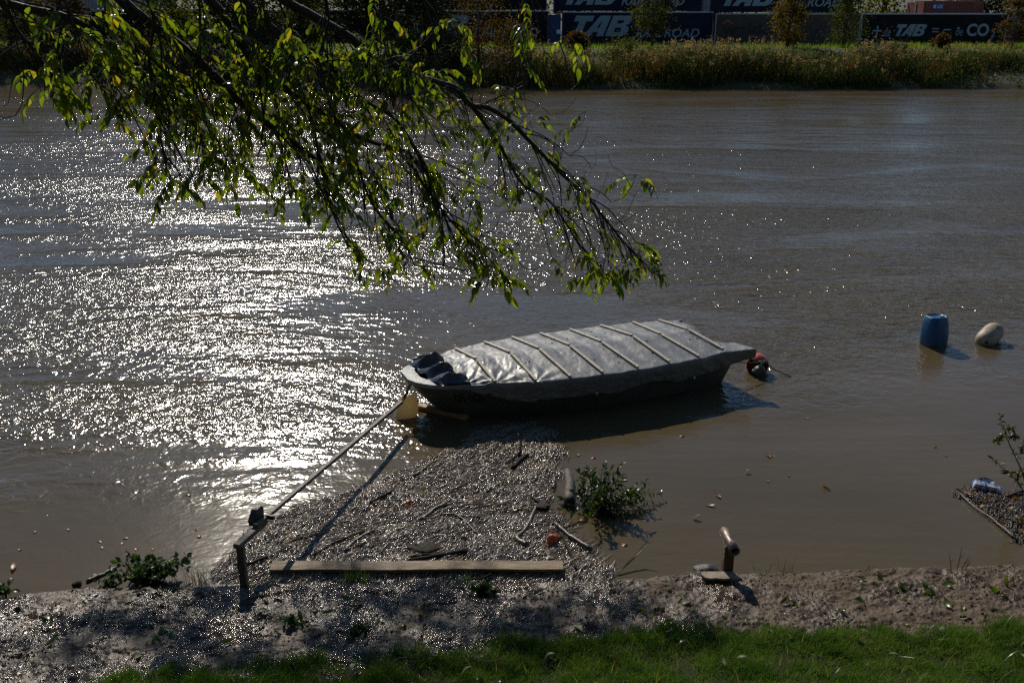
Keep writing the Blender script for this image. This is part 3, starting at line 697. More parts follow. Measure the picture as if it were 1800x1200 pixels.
mb = MB(); c_ = A + d * .118 + Vector((0, 0, .06)) + sidev * .03
dm = Matrix((d.normalized(), sidev, d.normalized().cross(sidev))).transposed()
mb.add([c_ + dm @ Vector(v) for v in [(-.10, 0, -.05), (.10, 0, -.05), (.10, 0, .09), (.05, 0, .135), (-.03, 0, .12), (-.12, 0, .02)]] + [c_ + dm @ Vector(v) for v in [(-.10, .07, -.05), (.10, .07, -.05), (.10, .07, .09), (.05, .07, .135), (-.03, .07, .12), (-.12, .07, .02)]],
       [(0, 1, 2, 3, 4, 5), (11, 10, 9, 8, 7, 6)] + [(i, 6 + i, 6 + (i + 1) % 6, (i + 1) % 6) for i in range(6)])
mb.box(c_ + dm @ Vector((.07, -.09, .0)), (.03, .10, .05), dm)
settle(mb.build("clamp", DARKST, spar))
# chain from the bow to the spar
CH = mat_simple("chain_iron", (.05, .04, .035), (.09, .06, .045), 30, .5, .003, 80)
c0 = BO + Matrix.Rotation(BA, 3, 'Z') @ Vector((-1.60, .70, .58)); c1 = Bp + Vector((.02, .02, .03))
chain = empty("mooring_chain", c0, "short rusty chain between the boat's bow and the spar end", "chain")
mb = MB(); nL = 9
for i in range(nL):
    q = (i + .5) / nL; p = c0.lerp(c1, q) + Vector((0, 0, -.03 * math.sin(math.pi * q))); ax = (c1 - c0).normalized()
    sd_ = ax.orthogonal().normalized(); sd_ = Matrix.Rotation(R(90) * (i % 2) + .4, 3, ax) @ sd_
    loop = [p + ax * (.034 * math.cos(a)) + sd_ * (.020 * math.sin(a)) for a in [k * math.pi / 5 for k in range(11)]]
    mb.tube(loop, .007, 5, False)
settle(mb.build("link_run", CH, chain))
mb = MB(); pts = []
for k in range(40):
    a = k / 39 * 2 * math.pi * 3.2; pts.append(c0 + Vector((.035 * math.cos(a) + .05 * k / 39, .05 * math.sin(a), .02 + .035 * math.sin(a * .5) - .05 * k / 39)))
mb.tube(pts, .008, 5); settle(mb.build("rope_lashing", GREENROPE, chain))
# translucent jug under the spar end
t = NT("jug_plastic"); t.set(t.ramp(t.noise(t.coord(), 7, 4), [(.3, (.56, .49, .34)), (.7, (.44, .35, .2))]), .4, .5)
tr = t.node("ShaderNodeBsdfTranslucent"); tr.inputs[0].default_value = (.80, .66, .40, 1); mx = t.node("ShaderNodeMixShader"); mx.inputs[0].default_value = .5
t.l.new(t.bsdf.outputs[0], mx.inputs[1]); t.l.new(tr.outputs[0], mx.inputs[2]); t.l.new(mx.outputs[0], t.out.inputs[0]); JUG = t.m
jp = at_z(709, 733, 0); jug = empty("plastic_jug", jp, "yellowed translucent plastic jug with a blue cap floating under the bow", "jug")
def rbox(mb, M, sx, sy, sz, r, nseg=4, prof=None):
    """rounded-corner box lofted along z through (scale, z) pairs"""
    prof = prof or [(.82, 0), (.95, .03 * sz), (1, .1 * sz), (1, .78 * sz), (.92, .9 * sz), (.6, .98 * sz), (.3, sz)]
    ring = []
    for cx, cy, a0 in ((1, 1, 0), (-1, 1, 90), (-1, -1, 180), (1, -1, 270)):
        for k in range(nseg + 1):
            a = R(a0 + 90 * k / nseg); ring.append((cx * (sx / 2 - r) + r * math.cos(a), cy * (sy / 2 - r) + r * math.sin(a)))
    n = len(ring); vs = [M @ Vector((x * s_, y * s_, z)) for s_, z in prof for x, y in ring]
    fs = [(i * n + k, i * n + (k + 1) % n, (i + 1) * n + (k + 1) % n, (i + 1) * n + k) for i in range(len(prof) - 1) for k in range(n)]
    mb.add(vs, fs + [tuple(range(n - 1, -1, -1)), tuple(range((len(prof) - 1) * n, len(prof) * n))])
JM = Matrix.Translation(jp + Vector((.0, .03, -.10))) @ Matrix.Rotation(R(14), 4, 'Y') @ Matrix.Rotation(R(-12), 4, 'X') @ Matrix.Rotation(R(20), 4, 'Z')
mb = MB(); rbox(mb, JM, .31, .22, .44, .07, 4, [(.85, 0), (.97, .02), (1, .06), (1, .26), (.93, .33), (.7, .39), (.34, .425), (.2, .43)])
settle(mb.build("body", JUG, jug, True))
mb = MB(); mb.lathe([(.034, 0), (.036, .004), (.036, .04), (.03, .046)], 14, JM @ Matrix.Translation((.115, .0, .335)) @ Matrix.Rotation(R(50), 4, 'Y')); settle(mb.build("cap", mat_simple("cap_blue", (.01, .08, .16), (.01, .06, .12), 3, .4), jug, True))
# beam under the bow
b0, b1 = at_z(727, 712, .03), at_z(800, 728, .03)
b1 = b0 + (b1 - b0).normalized() * .95
mb = MB(); mb.beam(b0, b1, .11, .07); o = mb.build("floating_beam", mat_simple("ochre_timber", (.34, .20, .08), (.24, .13, .05), 5, .55, .005, 40), None, bevel=.006)
pivot(o, b0); tag(o, "ochre wooden beam floating in the water under the boat's bow", "beam")
# blue drum
dp = at_z(1649, 612, 0); drum = empty("blue_drum", dp, "upright blue plastic drum floating in the river", "drum")
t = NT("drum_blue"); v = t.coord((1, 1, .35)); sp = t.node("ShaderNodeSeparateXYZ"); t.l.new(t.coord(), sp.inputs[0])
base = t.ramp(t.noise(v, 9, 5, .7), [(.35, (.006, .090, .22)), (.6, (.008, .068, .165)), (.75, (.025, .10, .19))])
refl_tint = t.math('MULTIPLY', t.mapr(t.math('ADD', sp.outputs[2], t.math('MULTIPLY', t.noise(v, 6, 4), .16)), .06, .24, 1, 0), .8)  # yellowish reflection painted into the colour of the drum's lower part
BLUE = t.set(t.mix(refl_tint, base, (.075, .07, .03)), t.mapr(t.noise(v, 14, 4), .3, .7, .3, .52), .5, 0, None, t.bump(t.noise(v, 26, 3), .004))
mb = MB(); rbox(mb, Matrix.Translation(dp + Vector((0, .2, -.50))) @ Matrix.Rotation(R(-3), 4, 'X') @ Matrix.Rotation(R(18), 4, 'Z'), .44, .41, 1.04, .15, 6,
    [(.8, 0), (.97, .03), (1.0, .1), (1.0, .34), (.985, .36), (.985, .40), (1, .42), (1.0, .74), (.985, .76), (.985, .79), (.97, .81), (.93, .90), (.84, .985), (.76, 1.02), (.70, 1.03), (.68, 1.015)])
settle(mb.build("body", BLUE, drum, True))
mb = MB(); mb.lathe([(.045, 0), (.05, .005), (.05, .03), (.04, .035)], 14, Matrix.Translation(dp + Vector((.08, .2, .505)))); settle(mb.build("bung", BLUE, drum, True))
# cream fender buoy
fp = at_z(1740, 602, 0); fend = empty("fender_buoy", fp, "stained cream fender buoy floating on its side beside the blue drum", "buoy")
t = NT("fender_cream"); v = t.coord(); t.set(t.mix(t.ramp(t.noise(v, 3.5, 5, .65), [(.42, 0), (.68, 1)]), (.44, .36, .26), (.12, .085, .055)), .55, .4, 0, None, t.bump(t.noise(v, 30, 3), .003)); CREAM = t.m
ang = R(22); FM = Matrix.Translation(fp + Vector((0, .05, .115))) @ Matrix.Rotation(R(38), 4, 'Z') @ Matrix.Rotation(R(72), 4, 'Y')
mb = MB(); mb.lathe([(.02, -.32), (.07, -.31), (.12, -.275), (.155, -.22), (.175, -.13), (.18, 0), (.178, .10), (.165, .18), (.135, .245), (.085, .285), (.045, .30), (.035, .325), (.02, .33)], 28, FM)
settle(mb.build("body", CREAM, fend, True))
mb = MB(); e = FM @ Vector((0, 0, -.30)); mb.lathe([(.018, -.012), (.03, -.012), (.03, .012), (.018, .012)], 14, Matrix.Translation(FM @ Vector((-.05, -.10, -.285))) @ FM.to_3x3().to_4x4()); settle(mb.build("eye", DARKST, fend, True))
mb = MB(); mb.tube([FM @ Vector((-.05, -.10, -.29)), FM @ Vector((-.02, -.16, -.34)), e + Vector((-.02, -.1, -.12)), e + Vector((-.05, -.16, -.25))], .008, 5); settle(mb.build("rope", BROWNROPE, fend))
# orange mooring buoy, broken open, with a white can tied in it
op = at_z(1333, 657, 0); buoy = empty("orange_buoy", op, "faded orange mooring buoy with a torn shell behind the boat's stern", "buoy")
ORG = mat_simple("buoy_orange", (.55, .09, .05), (.42, .09, .06), 5, .33, .002, 30)
bm = bmesh.new(); bmesh.ops.create_uvsphere(bm, u_segments=36, v_segments=24, radius=.185)
for f in list(bm.faces):
    c = f.calc_center_median()
    if c.y < -.045 and c.z < .095 + .02 * math.sin(c.x * 40): bm.faces.remove(f)
bmesh.ops.delete(bm, geom=[v for v in bm.verts if not v.link_faces], context='VERTS')
bmesh.ops.scale(bm, verts=bm.verts, vec=(1.0, 1.05, 1.08))
me = bpy.data.meshes.new("shell"); bm.to_mesh(me); bm.free(); me.transform(Matrix.Translation(op + Vector((.0, .12, .12))))
o = link("shell", me, ORG, buoy, True); settle(o); o.modifiers.new("wall", 'SOLIDIFY').thickness = .012
mb = MB(); rbox(mb, Matrix.Translation(op + Vector((.055, -.05, -.10))) @ Matrix.Rotation(R(-18), 4, 'Y') @ Matrix.Rotation(R(14), 4, 'X'), .18, .15, .30, .05, 4)
settle(mb.build("can", mat_simple("can_grey", (.13, .13, .115), (.08, .08, .07), 6, .5), buoy, True))
mb = MB(); a_ = op + Vector((.04, -.06, .24)); mb.tube([a_ + Vector((-.02, -.04, -.02)), a_ + Vector((-.07, -.07, -.05)), a_ + Vector((-.075, -.09, -.12)), a_ + Vector((-.05, -.08, -.16))], .014, 6); settle(mb.build("handle", CREAM, buoy, True))
mb = MB(); mb.tube([op + Vector((-.12, -.06, .08)), op + Vector((-.06, -.10, .07))], .032, 10); settle(mb.build("bottle_neck", mat_simple("teal_plastic", (.03, .22, .26), (.02, .15, .18), 6, .4), buoy, True))
st = BO + Matrix.Rotation(BA, 3, 'Z') @ Vector((3.60, .15, .36)); rp = op + Vector((.02, -.06, .23))
mb = MB(); mb.tube([st, st.lerp(rp, .35) + Vector((0, 0, -.015)), st.lerp(rp, .7) + Vector((0, 0, -.015)), rp, rp + Vector((.0, -.04, -.05)), rp + Vector((.03, -.05, -.12))], .009, 6)
mb.tube([rp + Vector((.045 * math.cos(k * .9), -.01 + .03 * math.sin(k * .9), -.02 + .004 * k)) for k in range(15)], .010, 5)
o = mb.build("mooring_rope", GREENROPE); pivot(o, rp); tag(o, "green rope from the boat's stern to the orange buoy", "rope")
r2 = [op + Vector((.09, .0, .215)), op + Vector((.17, -.03, .15)), op + Vector((.26, -.05, .09)), op + Vector((.36, -.07, .05)), op + Vector((.45, -.10, .02)), op + Vector((.6, -.14, -.03))]
mb = MB(); mb.tube(r2, .009, 6); o = mb.build("trailing_rope", BROWNROPE); pivot(o, r2[0]); tag(o, "brown rope trailing from the orange buoy into the water", "rope")

# right mooring post: angle iron carrying a short tube
pb2 = at_z(1278, 1006, .11); tp = empty("mooring_stub", pb2, "rusty post with a short steel tube across its top", "mooring post")
mb = MB(); mb.add([pb2 + Vector(v) for z in (-.3, .335) for v in [(-.05, -.03, z), (.055, -.03, z), (.055, -.02, z), (-.04, -.02, z), (-.04, .06, z), (-.05, .06, z)]],
    [(0, 1, 2, 3, 4, 5), (11, 10, 9, 8, 7, 6)] + [(i, 6 + i, 6 + (i + 1) % 6, (i + 1) % 6) for i in range(6)])
settle(mb.build("upright", RUSTY, tp))
ta, tb_ = pb2 + Vector((.03, -.145, .345)), pb2 + Vector((-.015, .215, .385)); ax = (tb_ - ta).normalized(); TM = Matrix.Translation(ta) @ ax.to_track_quat('Z', 'Y').to_matrix().to_4x4()
L = (tb_ - ta).length; mb = MB(); n = 24
prof = [(.045, 0), (.056, 0), (.056, L * .3), (.0565, L * .7), (.056, L), (.045, L), (.045, L * .5)]
vs = [TM @ Vector((r_ * math.cos(2 * math.pi * k / n), r_ * math.sin(2 * math.pi * k / n), z)) for r_, z in prof for k in range(n)]
mb.add(vs, [(i * n + k, i * n + (k + 1) % n, ((i + 1) % 7) * n + (k + 1) % n, ((i + 1) % 7) * n + k) for i in range(7) for k in range(n)])
STEEL = mat_simple("worn_steel", (.25, .20, .16), (.12, .085, .065), 9, .42, .003, 40, metal=.6)
settle(mb.build("crosstube", STEEL, tp, True))
mb = MB(); mb.tube([TM @ Vector((.02, .052, .10)), TM @ Vector((.02, .06, .10))], .009, 8); settle(mb.build("bolt", DARKST, tp))
# board at its foot, stone in the water
bd = at_z(1262, 1013, .125); mb = MB()
out = [(-.17, .05), (-.10, .055), (.17, .06), (.20, -.03), (.24, -.09), (.17, -.095), (.12, -.075), (.04, -.085), (-.03, -.07), (-.09, -.08), (-.15, -.06), (-.18, 0)]
mb.add([bd + Vector((x, y, 0)) for x, y in out] + [bd + Vector((x, y, .03)) for x, y in out], [tuple(range(11, -1, -1)), tuple(range(12, 24))] + [(i, (i + 1) % 12, 12 + (i + 1) % 12, 12 + i) for i in range(12)])
o = mb.build("broken_board", mat_simple("pale_board", (.27, .21, .15), (.20, .15, .105), 6, .7, .006, 40)); pivot(o, bd); tag(o, "pale broken board lying at the foot of the rusty post", "board")
def stone(name, c, r, mat, label, cat="stone", sq=(1, .8, .5), seed=0):
    bm = bmesh.new(); bmesh.ops.create_icosphere(bm, subdivisions=3, radius=r)
    for v_ in bm.verts:
        k = 1 + .22 * float(fbm(np.array([v_.co.x / r * 1.3 + seed]), np.array([v_.co.y / r * 1.3 + v_.co.z / r]), 3, seed)[0]); v_.co = Vector((v_.co.x * sq[0], v_.co.y * sq[1], v_.co.z * sq[2])) * k
    me = bpy.data.meshes.new(name); bm.to_mesh(me); bm.free(); o = link(name, me, mat, None, True); o.location = c; return tag(o, label, cat)
stone("river_stone", at_z(1240, 1001, .0) + Vector((0, 0, -.01)), .15, mat_simple("wet_stone", (.06, .055, .045), (.035, .03, .025), 12, .6, .006, 40), "dark wet stone breaking the water beside the broken board", "stone", (1, .7, .42), 3)

# ================================================================== DRIFT CAUGHT AGAINST THE BANK
def world_poly(pp): return np.array([tuple(at_z(a, b, 0))[:2] for a, b in pp])
def inside(P, x, y):
    r = np.zeros(len(x), bool); n = len(P); j = n - 1
    for i in range(n):
        c = ((P[i, 1] > y) != (P[j, 1] > y)) & (x < (P[j, 0] - P[i, 0]) * (y - P[i, 1]) / (P[j, 1] - P[i, 1] + 1e-12) + P[i, 0]); r ^= c; j = i
    return r
def edge_dist(P, x, y):
    d = np.full(len(x), 1e9)
    for i in range(len(P)):
        a, b = P[i], P[(i + 1) % len(P)]; ab = b - a; tt = np.clip(((x - a[0]) * ab[0] + (y - a[1]) * ab[1]) / (ab @ ab), 0, 1)
        d = np.minimum(d, np.hypot(x - a[0] - tt * ab[0], y - a[1] - tt * ab[1]))
    return d
RAFT = world_poly([(385, 1012), (400, 985), (430, 950), (470, 915), (530, 885), (600, 868), (650, 850), (700, 826), (745, 812), (790, 792), (830, 772), (850, 752), (905, 742), (950, 742), (978, 758), (972, 776), (1000, 792), (978, 812), (990, 835), (970, 858), (984, 874), (955, 896), (990, 918), (1010, 945), (1045, 975), (1085, 1003), (1065, 1022), (900, 1030), (430, 1034)])
def raft_h(x, y):
    e = np.clip(edge_dist(RAFT, x, y) / .35, 0, 1)
    return .004 + e * (.022 + .016 * fbm(x * 2.2, y * 2.2, 3, 141) + .010 * perlin(x * 9, y * 9, 143))
WETMAT = mat_simple("sodden_debris", (.06, .046, .032), (.11, .085, .058), 26, .13, .006, 60)
lo, hi = RAFT.min(0), RAFT.max(0)
gx = np.arange(lo[0], hi[0], .022); gy = np.arange(lo[1], hi[1], .022)
XX, YY = np.meshgrid(gx, gy, indexing='ij'); ins = inside(RAFT, XX.ravel(), YY.ravel())
zz_ = raft_h(XX.ravel(), YY.ravel()); zz_ = np.where(ins, zz_ - .006, -.03)
F = grid_faces(len(gx), len(gy)); F = F[ins[F].any(1)]
deb = link("debris_mat", arr_mesh("debris_mat", np.stack([XX.ravel(), YY.ravel(), zz_], -1), F), WETMAT, None, True); tag(deb, "sodden brown mat of drift litter between the spar and the boat", "drift debris", kind="stuff")
def pieces(n, P, hfun, lmin, lmax, rmin, rmax, seed, cut=None, tilt=.12):
    lo, hi = P.min(0), P.max(0); g = np.random.default_rng(seed)
    x = g.uniform(lo[0], hi[0], n * 3); y = g.uniform(lo[1], hi[1], n * 3); k = inside(P, x, y); x, y = x[k][:n], y[k][:n]; n = len(x)
    an = R(56) + .8 * fbm(x * .9, y * .9, 2, 151) + g.normal(0, .33, n)
    L = lmin + (lmax - lmin) * g.beta(1.1, 3.5, n); r = np.minimum(rmin + (rmax - rmin) * g.beta(1.2, 5, n), L * .2)
    d = np.stack([np.cos(an), np.sin(an), g.normal(0, tilt, n)], -1); d /= np.linalg.norm(d, axis=1)[:, None]
    s = np.stack([-np.sin(an), np.cos(an), np.zeros(n)], -1); u = np.cross(d, s)
    zc = hfun(x, y) + g.uniform(-.004, .010, n)
    x = x + .13 * perlin(x * 3.1, y * 3.1, 152) + g.normal(0, .018, n) * (1 + 4 * (g.uniform(0, 1, n) < .05)); y = y + .07 * perlin(x * 3.3, y * 3.3, 153)
    c = np.stack([x, y, zc], -1)
    bend = s * (g.normal(0, .10, n) * L)[:, None]
    V = []
    for q, sc in ((-.5, .7), (0, 1), (.5, .55)):
        m = c + d * (q * L)[:, None] + bend * (1 - 4 * q * q)
        for a in (.785, 2.356, 3.927, 5.498): V.append(m + (s * math.cos(a) * 1.25 + u * math.sin(a) * .5) * (r * sc)[:, None])
    V = np.stack(V, 1)
    f = [[i * 4 + k, i * 4 + (k + 1) % 4, (i + 1) * 4 + (k + 1) % 4, (i + 1) * 4 + k] for i in range(2) for k in range(4)] + [[3, 2, 1, 0], [8, 9, 10, 11]]
    F = (np.array(f)[None] + (np.arange(n) * 12)[:, None, None]).reshape(-1, 4)
    return V.reshape(-1, 3), F
t = NT("drift_twigs"); TWIG_C = t.bsdf.inputs; TWIG_C['Coat Weight'].default_value = .7; TWIG_C['Coat Roughness'].default_value = .16; TWIG = t.set(t.ramp(t.island(), [(0, (.03, .022, .015)), (.25, (.115, .085, .058)), (.6, (.26, .20, .14)), (.93, (.45, .37, .27)), (1, (.26, .12, .03))]), t.mapr(t.island(), 0, 1, .14, .32), 1.0, 0, 1.5, t.bump(t.noise(t.coord(), 160, 2), .003))
V, F = pieces(20000, RAFT, raft_h, .05, .55, .0025, .0090, 5, tilt=.045)
o = link("drift_twigs", arr_mesh("drift_twigs", V, F), TWIG); tag(o, "countless wet reed stems and twigs packed into a raft by the bank", "twigs", kind="stuff")
V, F = pieces(1500, RAFT, lambda x, y: raft_h(x, y) + .012, .12, .55, .003, .013, 6, tilt=.06)
o = link("drift_sticks", arr_mesh("drift_sticks", V, F), TWIG); tag(o, "many longer thin sticks lying over the packed drift", "twigs", kind="stuff")
# leaf scraps in the drift
x = rng.uniform(lo[0], hi[0], 2600); y = rng.uniform(lo[1], hi[1], 2600); k = inside(RAFT, x, y); x, y = x[k], y[k]
V, F = flakes(np.stack([x, y, raft_h(x, y) + .018], -1), rng.uniform(.015, .05, len(x)), .6, .75)
SCRAP = mat_leaf("leaf_scraps", [(0, (.03, .02, .01)), (.45, (.10, .05, .015)), (.7, (.24, .10, .02)), (.86, (.32, .20, .03)), (.95, (.08, .12, .02)), (1, (.3, .28, .2))], .25, .35, .5)
o = link("leaf_scraps", arr_mesh("leaf_scraps", V, F), SCRAP); tag(o, "orange and brown scraps of leaves caught in the drift", "leaf litter", kind="stuff")
# separate logs and sticks
B_LOG = mat_simple("mossy_bark", (.085, .075, .052), (.05, .042, .028), 14, .7, .012, 40)
B_STK = mat_simple("wet_bark", (.06, .044, .03), (.115, .088, .063), 18, .34, .006, 60)
B_DRK = mat_simple("black_bark", (.018, .013, .009), (.038, .028, .020), 20, .78, .01, 60, .2)
def stick(name, pts, rad, mat, label, cat="stick", zoff=.04, group=None, n=8, wob=.006):
    P = [at_z(a, b, zoff) for a, b in pts]; Q = []
    m = max(6, len(P) * 3)
    for i in range(m + 1):
        q = i / m * (len(P) - 1); j = min(int(q), len(P) - 2); p = P[j].lerp(P[j + 1], q - j)
        Q.append(p + Vector((random.uniform(-wob, wob), random.uniform(-wob, wob), random.uniform(-wob, wob))))
    r = [rad[0] + (rad[1] - rad[0]) * i / m for i in range(m + 1)]
    r = [x * random.uniform(.9, 1.1) for x in r]
    mb = MB(); mb.tube(Q, r, n); o = mb.build(name, mat, None, True); pivot(o, P[0]); return tag(o, label, cat, group)
log = empty("drift_log", at_z(1002, 888, .03), "grey mossy log at the right edge of the drift, its cut end hollow", "log")
Pa, Pb = at_z(997, 828, .05), at_z(1003, 884, .05)
mb = MB(); mb.tube([Pa.lerp(Pb, q) + Vector((.015 * math.sin(q * 5), 0, .0)) for q in (0, .15, .3, .5, .7, .85, 1)], [.045, .056, .06, .064, .066, .068, .07], 14); settle(mb.build("bark", B_LOG, log, True))
mb = MB(); dd = (Pb - Pa).normalized(); mb.tube([Pb + dd * .001, Pb + dd * .004], [.055, .055], 14); settle(mb.build("hollow_end", mat_simple("hollow_shade", (.012, .009, .007), (.02, .015, .01), 20, .8), log))  # flat dark disc, the hollow's shade put into its colour
for nm, pts, rad, m_, lab in [
    ("drift_branch", [(944, 886), (936, 905), (924, 930), (908, 943), (912, 950), (926, 957)], (.016, .036), B_STK, "brown branch with a bent foot lying right of the drift's centre"),
    ("driftwood", [(720, 984), (768, 977), (820, 968)], (.022, .036), B_DRK, "dark stout stick just behind the brown plank"),
    ("driftwood", [(718, 979), (745, 975), (776, 972)], (.016, .02), B_DRK, "thin dark stick touching the stout one behind the plank"),
    ("driftwood", [(740, 912), (762, 896), (787, 882)], (.02, .026), B_STK, "thick brown stick slanting at the drift's centre"),
    ("driftwood", [(650, 884), (668, 873), (692, 862)], (.013, .018), B_DRK, "short dark stick in the upper left of the drift"),
    ("driftwood", [(605, 967), (625, 948), (657, 931)], (.014, .02), B_STK, "grey brown stick left of the drift's centre, above the plank"),
    ("driftwood", [(748, 916), (775, 903), (806, 902)], (.010, .014), B_STK, "thin curved stick below the thick slanting one"),
    ("driftwood", [(798, 901), (822, 918), (838, 938)], (.011, .007), B_STK, "thin stick slanting down to the right near the brown ball"),
    ("driftwood", [(800, 905), (826, 908), (850, 908)], (.011, .006), B_DRK, "thin level twig right of the curved stick"),
    ("driftwood", [(727, 835), (742, 826), (750, 821)], (.016, .018), B_STK, "short stick at the drift's upper left edge"),
    ("driftwood", [(902, 822), (915, 808), (926, 800)], (.03, .036), B_DRK, "black piece of bark at the top of the drift near the boat"),
    ("driftwood", [(888, 815), (905, 803), (917, 794)], (.012, .018), B_DRK, "black twig leaning on the bark at the top of the drift"),
    ("driftwood", [(933, 872), (952, 885), (962, 892)], (.018, .024), B_DRK, "dark curved root near the gap in the drift's right edge"),
    ("driftwood", [(971, 857), (975, 845), (974, 836)], (.016, .012), B_STK, "pale short stick left of the mossy log"),
    ("driftwood", [(975, 918), (1000, 940), (1040, 965)], (.020, .024), B_STK, "long stick lying along the drift's lower right edge"),
    ("driftwood", [(985, 935), (1005, 975), (1012, 1000)], (.012, .016), B_DRK, "dark stick running past the right end of the plank"),
    ("driftwood", [(545, 977), (590, 952), (640, 933)], (.008, .013), B_DRK, "long thin dark stick at the drift's lower left"),
    ("driftwood", [(490, 965), (520, 948), (560, 938)], (.013, .012), B_DRK, "dark stick lying in the spar's shadow"),
    ("driftwood", [(820, 1018), (850, 1015), (868, 1006)], (.012, .012), B_DRK, "dark stick between the plank and the mud"),
    ("driftwood", [(152, 1021), (180, 1009), (206, 996)], (.02, .016), B_STK, "brown stick in the water beside the weed clump on the left"),
    ("driftwood", [(410, 992), (440, 990), (470, 978)], (.014, .018), B_DRK, "dark branch lying behind the square post")]:
    stick(nm, pts, rad, m_, lab, "stick", .045 if "water beside" not in lab else .015, "sticks lying in the drift")
o = stick("driftwood", [(913, 800), (916, 790), (911, 781)], (.020, .008), B_DRK, "black stub standing up at the top of the drift", "stick", .05, "sticks lying in the drift"); o.rotation_euler = (R(35), 0, 0)
# brown plank
a, b = at_z(476, 996, .07), at_z(990, 994, .07); d_ = (b - a).normalized()
mb = MB(); nseg = 24; tilt = R(4)
for i in range(nseg + 1):
    p = a.lerp(b, i / nseg) + Vector((0, .008 * math.sin(i * .5), 0)); y_ = Vector((0, math.cos(tilt), math.sin(tilt))); n_ = Vector((0, -math.sin(tilt), math.cos(tilt)))
    mb.v += [tuple(p + y_ * sy * .080 + n_ * sz * .02) for sy, sz in ((-1, -1), (1, -1), (1, 1), (-1, 1))]
for i in range(nseg):
    for k in range(4): mb.f.append((4 * i + k, 4 * i + (k + 1) % 4, 4 * i + 4 + (k + 1) % 4, 4 * i + 4 + k)); mb.mi.append(0)
mb.f += [(3, 2, 1, 0), tuple(range(4 * nseg, 4 * nseg + 4))]; mb.mi += [0, 0]
o = mb.build("wooden_plank", W_BROWN, None, bevel=.003); pivot(o, a); tag(o, "long brown plank lying along the near edge of the drift", "plank")
# crushed orange can, brown ball, rust leaf tufts, dark bark clod
cp = at_z(972, 947, .05); can = empty("crushed_can", cp, "crushed orange can at the right side of the drift", "can")
CM = Matrix.Translation(cp) @ Matrix.Rotation(R(-18), 4, 'Z') @ Matrix.Rotation(R(62), 4, 'X')
mb = MB(); mb.lathe([(.045, -.10), (.058, -.09), (.060, -.02), (.050, .01), (.060, .045), (.058, .075), (.045, .09)], 20, CM)
for i, v_ in enumerate(mb.v):
    q = CM.inverted() @ Vector(v_); q.x *= 1 - .3 * math.exp(-((q.z - .0) / .04) ** 2) * (q.y > 0); mb.v[i] = tuple(CM @ q)
settle(mb.build("body", mat_simple("can_orange", (.55, .11, .04), (.42, .08, .035), 9, .35, .004, 25), can, True))
mb = MB(); mb.lathe([(.043, -.100), (.046, -.104), (.038, -.106), (.036, -.099)], 20, CM); settle(mb.build("lid", mat_simple("can_lid", (.30, .22, .16), (.2, .15, .11), 9, .4, metal=.5), can, True))
stone("brown_ball", at_z(815, 944, .045), .036, mat_simple("ball_ochre", (.26, .16, .06), (.18, .11, .04), 16, .5), "small round ochre ball on the drift behind the plank", "ball", (1, 1, .95), 9)
stone("dark_ball", at_z(135, 1027, .04), .05, B_DRK, "small black lump at the water's edge left of the weeds", "lump", (1.1, .9, .8), 12)
stone("bark_clod", at_z(742, 962, .035), .16, B_DRK, "black clod of bark in the drift behind the plank's middle", "bark", (1.15, .75, .18), 15)
stone("bark_clod", at_z(954, 889, .04), .09, B_DRK, "round dark clod of roots near the drift's right edge", "bark", (1.1, .9, .3), 18)
def curled(n, c, size, mat, name, label, cat, group=None, seed=0):
    g = random.Random(seed); mb = MB()
    for i in range(n):
        M = Matrix.Translation(Vector(c) + Vector((g.uniform(-1, 1), g.uniform(-1, 1), g.uniform(0, .5))) * size * .4) @ Matrix.Rotation(g.uniform(0, 6.28), 4, 'Z') @ Matrix.Rotation(g.uniform(-.8, .8), 4, 'X') @ Matrix.Rotation(g.uniform(-.5, .5), 4, 'Y')
        leaf_into(mb, M, size * g.uniform(.7, 1.1), .62, .35)
    o = mb.build(name, mat, None, True); pivot(o, c); return tag(o, label, cat, group)
def leaf_into(mb, M, L, asp=.36, curl=.15, fold=.12):
    """lanceolate leaf with a folded midrib; 3 across, 7 along"""
    ws = [.06, .55, .9, 1, .82, .48, .03]; vs = []
    for i, w in enumerate(ws):
        q = i / 6; z = -curl * L * (q - .35) ** 2 * 2
        for s_ in (-1, 0, 1): vs.append(M @ Vector((q * L, s_ * w * L * asp / 2, z + abs(s_) * fold * w * L * asp)))
    mb.add(vs, [(3 * i + k, 3 * i + k + 1, 3 * i + 4 + k, 3 * i + 3 + k) for i in range(6) for k in range(2)])
RUSTLEAF = mat_leaf("rust_leaf", [(0, (.20, .06, .018)), (1, (.32, .11, .02))], .35, .4)
curled(5, at_z(714, 889, .05), .11, RUSTLEAF, "rust_leaf_cluster", "upper of two rust brown leaf clusters left of the drift's centre", "leaf cluster", None, 1)
curled(6, at_z(728, 883, .05), .09, RUSTLEAF, "rust_leaf_cluster", "smaller rust brown leaf cluster just right of another", "leaf cluster", None, 2)

